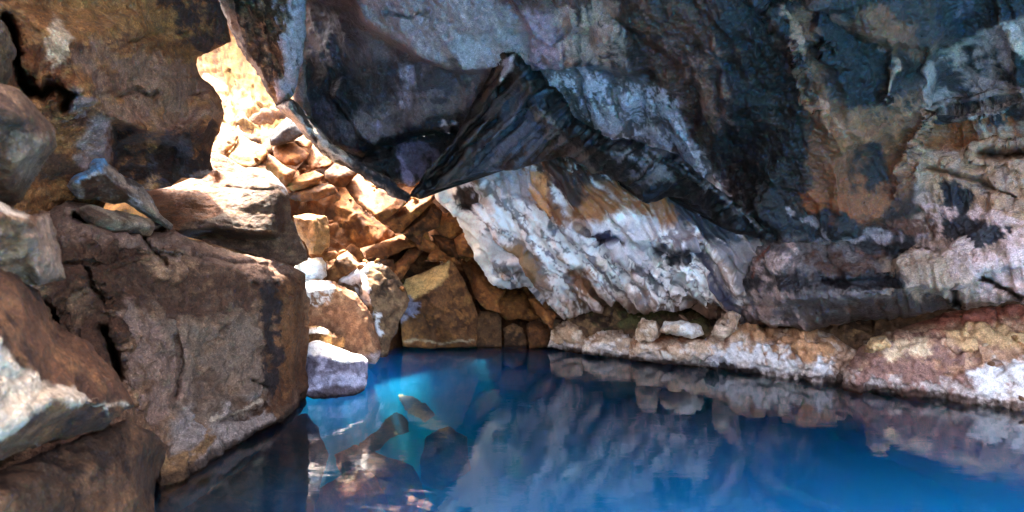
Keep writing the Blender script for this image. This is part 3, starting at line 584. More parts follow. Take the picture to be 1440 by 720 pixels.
# ---- upper left overhang
over = mass('overhanging_boulder',
  [(-200, -200, 2.6), (100, -200, 3.4), (290, -80, 4.6), (306, 0, 5.1), (318, 30, 5.3), (324, 58, 5.4), (300, 70, 5.3), (277, 79, 5.2), (275, 92, 5.2), (281, 108, 5.2), (300, 122, 5.2), (311, 140, 5.2), (313, 160, 5.25), (306, 185, 5.3), (298, 205, 5.3), (296, 225, 5.25), (301, 240, 5.2), (285, 252, 5.2), (255, 250, 5.3), (240, 262, 5.4), (205, 268, 5.4),
   (160, 266, 5.0), (140, 300, 4.4), (90, 320, 3.9), (-40, 330, 3.0), (-250, 300, 2.4)],
  pts=[(0, 0, 3.1), (60, 60, 3.2), (100, 110, 3.3), (-60, 150, 2.6), (20, 150, 3.0), (60, 190, 3.4), (220, 60, 4.4), (250, 30, 4.7), (240, 110, 4.4), (100, 200, 3.55), (120, 250, 3.8), (260, 170, 4.7), (185, 140, 4.0), (200, 20, 4.2), (270, 210, 5.0)],
  creases=[[(95, 60, 3.2), (110, 120, 3.3), (130, 150, 3.45), (155, 166, 3.6), (200, 182, 4.0), (240, 188, 4.3), (262, 175, 4.5), (290, 158, 4.8), (312, 148, 5.1)],
           [(156, 172, 3.7), (152, 200, 3.8), (148, 228, 3.9)], [(162, 180, 4.5), (162, 205, 4.7), (158, 245, 4.9)], [(205, 196, 4.9), (245, 205, 5.2)],
           [(0, 30, 2.9), (30, 80, 3.0), (50, 130, 3.2)]],
  cracks=[([(165, 135), (178, 133), (190, 124), (215, 138), (222, 130)], 3, .06), ([(10, 30), (22, 80), (30, 115), (42, 130)], 7, .5), ([(45, 125), (60, 135), (75, 120), (98, 135), (92, 150)], 6, .25), ([(240, 95), (275, 88)], 3, .04), ([(260, 45), (205, 48), (180, 60)], 4, .04), ([(230, 110), (300, 112)], 2.5, .03), ([(266, 135), (282, 132)], 2, .04)],
  ridges=[([(190, 65), (230, 58), (262, 58)], 4, .03), ([(210, 100), (250, 92)], 3, .02)],
  step=2.1, roll=.08, thick=1.2, shrink=.1, soft=2, rough=1.5, ch=((.9, .05), (.3, .025), (.1, .01)), fb=((1.5, .04), (6, .025), (20, .014)), strat=((-.25, .05, 1), .22, .035),
  base=('#8a6038', '#60402a', '#ab8050'), bdir=(-12, 3, 22),
  paint=[dict(pts=[(60, -60), (300, -60), (305, 20), (250, 45), (180, 45), (90, 50)], col='#a47848', f=40, br=.4, fr=24, dir=(-8, 2), sharp=.5, s=.8),
         dict(pts=[(190, -60), (310, -60), (324, 58), (285, 75), (255, 50), (270, 40), (225, 10)], col='#45322e', f=14, br=.7, fr=10, dir=(-15, 2)),
         dict(pts=[(76, 20), (95, 28), (98, 60), (85, 95), (66, 88), (72, 50)], col='#d8c2a0', f=16, br=.4, fr=12),
         dict(pts=[(110, 75), (200, 70), (270, 85), (312, 130), (310, 165), (230, 185), (160, 165), (120, 120)], col='#957660', f=30, br=.5, fr=16, dir=(-10, 2)),
         dict(pts=[(100, 130), (156, 165), (150, 235), (110, 235), (92, 170)], col='#948684', f=12, br=.7, fr=8, dir=(-25, 3)),
         dict(pts=[(30, 60), (60, 80), (100, 130), (90, 160), (40, 110)], col='#7a4a26', f=14, br=.8, fr=9),
         dict(pts=[(160, 178), (250, 195), (305, 170), (300, 260), (155, 265)], col='#3a2820', f=10, br=.6, fr=10),
         dict(pts=[(60, 190), (110, 240), (60, 260), (40, 220)], col='#57402e', f=14, br=.5, fr=10),
         dict(pts=[(240, 180), (270, 190), (262, 222), (240, 210)], col='#54484a', f=8, br=1.5, fr=5),
         dict(pts=[(268, 245), (300, 238), (300, 250), (280, 256)], col='#9a8c84', f=4, br=.4, fr=6)],
  mat=M_left, seed=51, tint=(.95, .70, .57))
tag(over, 'huge brown overhanging boulder filling the upper left, left of the sunlit gap', 'boulder')
# ---- left side blocks
block = mass('leaning_block',
  [(190, 268, 6.2), (205, 262, 6.2), (240, 262, 6.2), (270, 250, 6.3), (298, 214, 6.6), (315, 218, 6.7), (345, 236, 6.7), (362, 236, 6.6), (380, 242, 6.5), (398, 258, 6.4), (406, 275, 6.3), (410, 305, 6.3), (422, 335, 6.3), (432, 352, 6.3), (434, 366, 6.3), (420, 372, 6.3), (380, 368, 6.1), (330, 352, 5.8), (290, 340, 5.6), (240, 326, 5.3), (215, 310, 5.3), (190, 290, 5.6)],
  creases=[[(246, 326, 5.2), (270, 322, 5.35), (300, 318, 5.5), (330, 324, 5.6), (360, 326, 5.65), (385, 326, 5.7)], [(250, 336, 5.6), (275, 333, 5.8), (300, 330, 6.0), (335, 336, 6.1), (362, 338, 6.1), (388, 338, 6.15)],
           [(385, 326, 5.7), (388, 300, 5.8), (392, 275, 5.9), (376, 254, 6.1), (350, 238, 6.4)], [(388, 300, 5.8), (396, 292, 6.0), (400, 320, 6.1), (402, 345, 6.2)]],
  pts=[(340, 290, 5.85), (300, 260, 6.2), (260, 290, 5.7), (240, 300, 5.5)], step=1.8, roll=.05, thick=1.3, shrink=.2, soft=1, rough=1.2, ch=((.6, .03), (.2, .02)), fb=((3, .025), (12, .01)), strat=((0, .1, 1), .12, .018),
  base=('#5e4534', '#443022', '#70563f'), bdir=(5, 4, 12),
  paint=[dict(pts=[(190, 260), (300, 210), (345, 236), (325, 270), (310, 300), (260, 320), (240, 330), (190, 300)], col='#7a4a28', f=8, br=.3, fr=12, dir=(0, 3), s=.7),
         dict(pts=[(376, 240), (405, 270), (400, 262), (385, 250)], col='#8f8f9c', f=8, br=.6, fr=6), dict(pts=[(385, 285), (400, 280), (402, 330), (390, 320)], col='#4a2e1c', f=5, br=.4, fr=6)],
  cracks=[([(300, 262), (345, 266), (385, 268)], 2, .02)], mat=M_left, seed=61, tint=(.9, .88, .85))
tag(block, 'leaning brown block with a sunlit nose, under the overhanging boulder', 'boulder')

bigL = mass('cliff_block',
  [(60, 300, 3.5), (96, 280, 3.7), (130, 288, 3.9), (180, 300, 4.3), (215, 308, 4.5), (243, 322, 4.6), (262, 334, 4.8), (300, 346, 5.1), (340, 356, 5.4), (380, 364, 5.7), (405, 370, 5.9), (430, 384, 6.1), (432, 410, 6.1), (433, 470, 6.1), (431, 520, 6.1), (436, 545, 6.0), (428, 570, 6.0), (400, 620, 5.8), (330, 680, 4.6), (250, 760, 3.6), (200, 860, 3.2), (80, 860, 2.7), (-60, 700, 2.4), (-60, 400, 2.6), (20, 320, 3.2)],
  creases=[[(70, 330, 3.1), (120, 330, 3.4), (170, 338, 3.75), (212, 345, 4.0), (250, 356, 4.2), (300, 372, 4.5), (345, 386, 4.75), (366, 398, 4.85)],
           [(366, 398, 4.85), (364, 440, 4.85), (368, 500, 4.85), (372, 560, 4.85), (392, 588, 4.9)], [(392, 588, 4.9), (350, 612, 4.5), (300, 640, 4.1), (250, 678, 3.7), (228, 694, 3.55)], [(388, 606, 5.6), (350, 636, 5.2), (300, 668, 4.8), (256, 706, 4.3)],
           [(405, 402, 5.5), (408, 470, 5.5), (410, 540, 5.5)], [(158, 400, 3.4), (155, 460, 3.4), (170, 540, 3.45), (200, 620, 3.5), (228, 694, 3.5)], [(30, 420, 2.8), (120, 520, 3.0), (160, 600, 3.1)]],
  pts=[(250, 450, 4.05), (300, 500, 4.4), (330, 560, 4.5), (220, 560, 3.75), (200, 440, 3.75), (340, 440, 4.65), (280, 600, 4.1)],
  cracks=[([(105, 305), (150, 318), (205, 328), (240, 322)], 4, .2), ([(200, 335), (235, 372)], 3, .08), ([(90, 370), (150, 372), (180, 360), (225, 356), (290, 366), (330, 372)], 2.5, .05), ([(255, 358), (300, 362), (330, 370), (375, 372)], 2.5, .06), ([(355, 400), (380, 396), (395, 404)], 3, .05),
          ([(148, 462), (158, 490), (165, 530)], 6, .3), ([(245, 470), (255, 520), (245, 560)], 4, .05), ([(355, 535), (375, 545)], 3, .06), ([(310, 592), (350, 585), (372, 572)], 3, .05), ([(216, 660), (222, 700), (214, 730)], 4, .2), ([(120, 380), (150, 430)], 3, .06),
          ([(384, 400), (382, 470), (386, 560)], 4, .02), ([(60, 430), (80, 450), (85, 470)], 6, .2)],
  ridges=[([(240, 330), (300, 344), (360, 362), (420, 380)], 3, .03), ([(160, 440), (180, 500), (200, 560)], 10, .06), ([(300, 590), (350, 575), (374, 562)], 4, .03)],
  step=2.0, roll=.05, thick=1.4, shrink=.15, soft=1, rough=1.6, ch=((.8, .08), (.3, .06), (.11, .03)), fb=((2, .03), (8, .025), (24, .014)), strat=((.1, -.15, 1), .2, .02),
  base=('#725642', '#412c20', '#98785e'), bfr=1.6,
  paint=[dict(pts=[(60, 280), (240, 300), (430, 380), (366, 398), (250, 360), (70, 340)], col='#84685a', f=14, br=.6, fr=14, dir=(12, 3)),
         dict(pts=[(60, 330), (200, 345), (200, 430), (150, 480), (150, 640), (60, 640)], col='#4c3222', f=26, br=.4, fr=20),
         dict(pts=[(180, 360), (360, 395), (350, 440), (200, 450)], col='#543c2e', f=20, br=.5, fr=16),
         dict(pts=[(230, 450), (366, 440), (375, 570), (300, 620), (240, 600)], col='#78685c', f=60, br=.35, fr=16, dir=(10, 2), sharp=.5),
         dict(pts=[(245, 595), (330, 580), (380, 560), (390, 588), (300, 640), (235, 690), (240, 640)], col='#9a9290', f=26, br=.7, fr=8, dir=(-25, 4), sharp=.5, s=.8),  # pale band paints light from water and sky on the lower face
         dict(kind='line', pts=[(290, 592), (345, 578), (372, 560)], w=4, col='#c0b4a4', br=.8, fr=5),
         dict(pts=[(368, 400), (432, 385), (432, 560), (375, 580)], col='#5b3d28', f=6, br=.6, fr=10, dir=(90, 4)),
         dict(pts=[(366, 400), (390, 396), (394, 470), (386, 560), (370, 540)], col='#332a2a', f=6, br=.9, fr=7),
         dict(pts=[(390, 470), (410, 400), (415, 470), (400, 560)], col='#7a5638', f=8, br=.8, fr=7, dir=(90, 3)),
         dict(pts=[(225, 650), (300, 610), (240, 690), (225, 695)], col='#8a6c4c', f=8, br=.6, fr=6),
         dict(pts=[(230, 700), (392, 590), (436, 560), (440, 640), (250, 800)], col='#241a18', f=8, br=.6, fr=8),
         dict(pts=[(180, 430), (240, 470), (255, 560), (220, 600), (180, 520)], col='#8d7468', f=26, br=.8, fr=10)],
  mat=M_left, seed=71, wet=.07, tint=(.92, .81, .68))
tag(bigL, 'massive grey-brown block forming the left shore, square corner above the water', 'boulder')

plate = mass('rock_slab',
  [(92, 262, 3.6), (104, 246, 3.7), (120, 240, 3.75), (132, 222, 3.8), (147, 222, 3.85), (152, 230, 3.9), (172, 246, 4.0), (200, 260, 4.2), (212, 275, 4.3), (226, 302, 4.45), (244, 318, 4.55), (238, 324, 4.5), (215, 308, 4.3), (185, 290, 4.1), (178, 284, 4.0), (160, 288, 3.9), (130, 280, 3.75), (110, 280, 3.65)],
  creases=[[(110, 250, 3.5), (140, 236, 3.6), (150, 246, 3.65), (178, 272, 3.85), (225, 306, 4.3)]], step=1.9, roll=.05, thick=.8, soft=1, ch=((.25, .02),), fb=((5, .02), (15, .01)), strat=((.3, 0, 1), .08, .02),
  base=('#85705e', '#4d3a30', '#a6958a'), bdir=(35, 3, 9),
  paint=[dict(pts=[(100, 250), (130, 222), (150, 224), (140, 240), (110, 262)], col='#6f93ad', f=7, br=.6, fr=6), dict(pts=[(112, 256), (150, 245), (178, 275), (175, 290), (120, 285)], col='#4a2c1a', f=6, br=.5, fr=8),
         dict(kind='line', pts=[(150, 238), (200, 275), (240, 318)], w=5, col='#ae8f74', br=.7, fr=5)], mat=M_left, seed=72)
tag(plate, 'thin slanting slab with a blue-tinted crest, lying on the shore block under the overhang', 'rock slab')
ledge = mass('rock_slab', [(110, 292, 3.55), (128, 286, 3.6), (150, 296, 3.7), (180, 302, 3.95), (214, 308, 4.25), (218, 320, 4.2), (210, 330, 4.1), (170, 326, 3.8), (130, 320, 3.55), (112, 306, 3.5)], creases=[[(120, 300, 3.4), (160, 308, 3.6), (212, 318, 4.05)]],
  step=2, roll=.05, thick=.5, soft=1, ch=((.3, .02),), fb=((5, .02),), base=('#83664c', '#5c4230', '#9b8268'), mat=M_left, seed=73)
tag(ledge, 'flat brown slab lying on the shore block just below the blue-crested slab', 'rock slab')

# ---- close foreground rocks, out of focus
M = M_left
fg = [
 ('boulder', [(-160, 20, 2.0), (-30, 20, 2.1), (2, 30, 2.2), (14, 50, 2.25), (20, 74, 2.3), (14, 104, 2.3), (4, 120, 2.3), (-160, 160, 2.0)], [], ('#54402e', '#3d2c20', '#6b543c'), 'dark rounded boulder cut by the left edge, above the other near boulders'),
 ('boulder', [(-160, 100, 1.5), (-20, 112, 1.75), (6, 118, 1.85), (26, 124, 1.9), (46, 142, 1.95), (66, 166, 2.0), (78, 186, 2.05), (80, 205, 2.1), (64, 226, 2.1), (44, 258, 2.1), (30, 282, 2.1), (14, 292, 2.1), (-20, 285, 2.0), (-160, 260, 1.5)], [[(-60, 150, 1.55), (20, 160, 1.7), (60, 200, 1.85)], [(20, 240, 1.8), (60, 210, 1.9)]], ('#5e4432', '#3e2c20', '#7a5f48'), 'rounded brown boulder, blurred, at the left edge beside the overhang'),
 ('boulder', [(-160, 250, 1.45), (-20, 275, 1.65), (2, 284, 1.7), (24, 296, 1.8), (42, 303, 1.85), (70, 298, 1.95), (76, 330, 1.95), (86, 366, 1.95), (93, 392, 1.95), (72, 398, 1.9), (56, 402, 1.85), (30, 400, 1.8), (-160, 400, 1.5)], [[(-160, 285, 1.3), (0, 300, 1.55), (40, 308, 1.68)], [(40, 308, 1.68), (48, 360, 1.72), (60, 398, 1.78)]], ('#6a4c35', '#4a3324', '#8d735c'), 'flat-fronted blurred brown block at the left edge, below the rounded boulder'),
 ('boulder', [(-200, 380, 1.4), (0, 368, 1.7), (28, 384, 1.8), (52, 410, 1.9), (84, 466, 2.0), (120, 480, 2.1), (160, 520, 2.15), (186, 560, 2.2), (192, 572, 2.2), (178, 576, 2.15), (160, 590, 2.1), (150, 600, 2.0), (70, 620, 1.75), (0, 648, 1.5), (-200, 700, 1.2)],
   [[(-200, 430, 1.15), (0, 480, 1.35), (32, 512, 1.45), (66, 545, 1.6), (110, 550, 1.75), (150, 562, 1.9), (186, 570, 2.1)], [(-200, 640, 1.05), (0, 606, 1.32), (40, 580, 1.42), (68, 560, 1.5), (110, 566, 1.68), (146, 562, 1.8)], [(68, 560, 1.5), (66, 545, 1.6)], [(156, 586, 1.85), (148, 566, 1.82)]], ('#5e3f2a', '#412a1c', '#785538'), 'sharp-edged near boulder with a pale crest running to a point, lower left'),
 ('boulder', [(-200, 690, 1.2), (0, 660, 1.6), (70, 632, 1.8), (140, 606, 2.1), (176, 590, 2.3), (214, 606, 2.5), (236, 628, 2.7), (226, 650, 2.7), (218, 680, 2.6), (220, 730, 2.5), (200, 900, 2.3), (-200, 900, 1.2)], [[(0, 700, 1.45), (100, 660, 1.8), (160, 620, 2.1), (190, 640, 2.2), (180, 720, 2.1)]], ('#4f3826', '#382619', '#664a34'), 'dark brown boulder in the bottom left corner beside the water'),
]
for k, (nm, ol, cr, bs, lab) in enumerate(fg):
    pt = []
    if k == 3: pt = [dict(pts=[(-200, 470), (0, 480), (32, 510), (66, 543), (110, 548), (150, 562), (190, 572), (160, 574), (154, 588), (144, 566), (108, 568), (68, 562), (40, 580), (0, 610), (-200, 640)], col='#c9bba8', f=6, br=.25, fr=14)]  # lit facet of the crest painted pale
    if k == 2: pt = [dict(pts=[(-40, 275), (2, 284), (42, 303), (36, 310), (0, 298), (-40, 292)], col='#c0b6a8', f=5, br=.2), dict(pts=[(44, 320), (70, 300), (92, 390), (60, 398), (40, 360)], col='#8e7868', f=12, br=.4, fr=14)]  # first layer is a painted highlight along the top edge
    if k == 1: pt = [dict(pts=[(20, 200), (70, 190), (50, 240), (20, 270)], col='#7a6858', f=14, br=.8, fr=10, dir=(-50, 3))]
    tag(mass(nm, ol, creases=cr, step=3.0, roll=.05, thick=.8, shrink=.2, soft=2, rough=1.5, ch=((.35, .045), (.13, .02)), fb=((4, .025), (16, .014)), base=bs, bfr=4, paint=pt, mat=M, seed=80 + k, tint=(.84, .73, .62)), lab, 'boulder')

# ---- blocks and boulders at the head of the pool
def stone(name, label, ol, Y, gx=0., gy=0., cr=(), base=OR, cat='rock', grp=None, step=2.0, thick=.7, seed=1, paint=(), roll=.03, cracks=(), mat=None, wet=None, ch=((.35, .045), (.12, .022)), fb=((4, .02), (14, .012)), soft=1, **kw):
    cx = sum(p[0] for p in ol) / len(ol); cy = sum(p[1] for p in ol) / len(ol)
    dep = lambda p: (p[0], p[1], Y + gx * (p[0] - cx) / 100 + gy * (p[1] - cy) / 100 + (p[2] if len(p) > 2 else 0))
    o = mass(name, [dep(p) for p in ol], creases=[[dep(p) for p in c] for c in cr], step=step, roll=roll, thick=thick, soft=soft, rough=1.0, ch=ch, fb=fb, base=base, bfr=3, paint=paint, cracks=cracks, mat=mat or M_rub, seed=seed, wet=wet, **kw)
    return tag(o, label, cat, grp)

W = '#e9e4dc'
stone('boulder', 'low squared stone with a blazing white top, standing in the water at the left shore',
  [(428, 500), (434, 482), (450, 478), (480, 490), (508, 500), (518, 508), (517, 530), (512, 548), (500, 556), (470, 560), (440, 562), (428, 556)], 6.3, .3, -.5, cr=[[(430, 498, -.15), (450, 502, -.3), (480, 506, -.3), (512, 510, -.1)]], base=('#8a8490', '#6a6068', '#a39ca8'), seed=101, cat='boulder',
  paint=[dict(pts=[(425, 478), (480, 478), (520, 508), (480, 512), (450, 500), (425, 500)], col=W, f=5, br=.4, fr=7), dict(pts=[(430, 530), (515, 530), (515, 545), (430, 550)], col='#b4b2c2', f=10, br=.6, fr=8), dict(kind='low', z=.1, f=.08, col='#4a3a3a', s=.8)], wet=.03, thick=.8)  # first layer paints the sunlit top white
stone('boulder', 'small brown stone with a thin white top, wedged above the low white-topped stone',
  [(428, 460), (445, 457), (462, 464), (486, 476), (484, 488), (450, 484), (428, 484)], 6.9, 0, -.6, cr=[[(430, 466, -.1), (455, 468, -.15), (484, 480, 0)]], base=BR, seed=102, cat='boulder', paint=[dict(pts=[(428, 458), (462, 462), (464, 468), (430, 468)], col=W, f=4, br=.5, fr=5)])
stone('boulder', 'tall brown block with a white patch on its left shoulder, behind the low white-topped stone',
  [(430, 398), (440, 392), (470, 396), (500, 412), (520, 440), (530, 470), (537, 490), (535, 500), (528, 512), (500, 512), (430, 500)], 7.3, .2, -.2, cr=[[(432, 410, -.2), (464, 404, -.3), (500, 420, -.25), (516, 450, -.2), (528, 495, -.1)]], base=('#8a6044', '#6d4830', '#a47a58'), seed=103, cat='boulder',
  paint=[dict(pts=[(428, 394), (468, 396), (464, 425), (445, 435), (430, 430)], col=W, f=5, br=1.0, fr=6), dict(pts=[(500, 500), (535, 495), (530, 512), (500, 512)], col='#a08d88', f=6, br=.4)], wet=.03, thick=1.2)  # broken white patch over the left shoulder
stone('boulder', 'rugged boulder streaked with white crust running down its front, centre left of the pool head',
  [(474, 396), (490, 380), (505, 370), (528, 368), (545, 374), (560, 390), (572, 412), (574, 430), (562, 452), (556, 470), (548, 482), (545, 500), (536, 504), (528, 470), (515, 440), (500, 414)], 8.0, .2, -.2, cr=[[(476, 396, -.2), (510, 380, -.3), (516, 410, -.45), (524, 450, -.35), (534, 490, -.1)]], base=('#6b5038', '#3c2c20', '#8d7050'), seed=104, cat='boulder',
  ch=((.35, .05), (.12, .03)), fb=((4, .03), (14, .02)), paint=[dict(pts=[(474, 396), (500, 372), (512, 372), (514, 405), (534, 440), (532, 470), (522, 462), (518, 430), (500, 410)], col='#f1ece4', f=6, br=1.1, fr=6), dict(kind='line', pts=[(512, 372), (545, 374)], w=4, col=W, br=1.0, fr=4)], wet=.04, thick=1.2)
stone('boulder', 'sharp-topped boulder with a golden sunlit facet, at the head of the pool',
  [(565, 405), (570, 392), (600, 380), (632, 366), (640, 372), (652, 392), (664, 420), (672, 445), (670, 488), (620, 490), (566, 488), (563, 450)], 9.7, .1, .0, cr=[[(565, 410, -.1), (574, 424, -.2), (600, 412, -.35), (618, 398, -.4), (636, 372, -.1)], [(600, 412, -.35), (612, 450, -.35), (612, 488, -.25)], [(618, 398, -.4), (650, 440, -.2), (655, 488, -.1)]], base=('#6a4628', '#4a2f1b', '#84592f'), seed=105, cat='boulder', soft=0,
  paint=[dict(pts=[(565, 405), (570, 392), (600, 380), (632, 368), (628, 388), (618, 400), (598, 410), (575, 424)], col='#cfa566', f=5, br=.3, fr=8), dict(pts=[(565, 425), (590, 425), (585, 450), (565, 450)], col='#8a8490', f=10, br=.8, fr=7), dict(kind='line', pts=[(566, 481), (670, 482)], w=3, col='#a08c6c', br=.3)], wet=.03, thick=1.2)  # gold on the top facet puts its sunlight into the colour
stone('boulder', 'small dark boulder at the water right of the golden-topped boulder', [(668, 448), (676, 438), (695, 436), (704, 446), (706, 490), (668, 490)], 10.0, 0, 0, cr=[[(670, 452, -.1), (700, 450, -.15)]], base=('#5e4228', '#3c2a1a', '#775432'), seed=106, cat='boulder', wet=.03)
stone('boulder', 'lowest dark boulder at the water under the cavern mouth', [(708, 462), (722, 454), (735, 462), (742, 476), (742, 490), (708, 490)], 10.1, 0, 0, cr=[[(710, 466, -.1), (738, 468, -.1)]], base=('#5e4228', '#3c2a1a', '#775432'), seed=107, cat='boulder', wet=.03)
stone('boulder', 'pale cubic block lit gold, wedged between the leaning block and the rubble', [(413, 304), (432, 300), (458, 304), (463, 320), (464, 345), (450, 358), (434, 358), (428, 340), (418, 325)], 7.6, .1, 0, cr=[[(415, 306, -.1), (440, 308, -.3), (446, 330, -.3), (440, 356, -.1)], [(440, 308, -.3), (458, 306, 0)]], base=('#94683c', '#6c4826', '#aa8050'), seed=108, soft=0, cat='boulder')
stone('boulder', 'small blinding white block below the gold cubic block', [(416, 368), (432, 364), (452, 362), (458, 370), (460, 388), (450, 396), (428, 396), (414, 385)], 7.5, .1, -.2, cr=[[(418, 370, -.1), (446, 372, -.25), (450, 392, -.1)]], base=('#d8d0c4', '#bca78c', '#eee8dc'), seed=109, cat='boulder')
stone('boulder', 'brown arched stone edged in pale light, between the white block and the rugged boulder', [(458, 396), (462, 380), (476, 360), (488, 352), (500, 362), (506, 374), (492, 384), (476, 398)], 7.9, .1, -.2, cr=[[(462, 392, -.1), (474, 366, -.2), (488, 356, -.15), (492, 380, -.2)]], base=('#74502e', '#523520', '#94683c'), seed=110, cat='boulder', paint=[dict(kind='line', pts=[(470, 362), (488, 354), (504, 374)], w=4, col='#dcc8a0', br=.4)])  # pale line paints the light along the upper edge

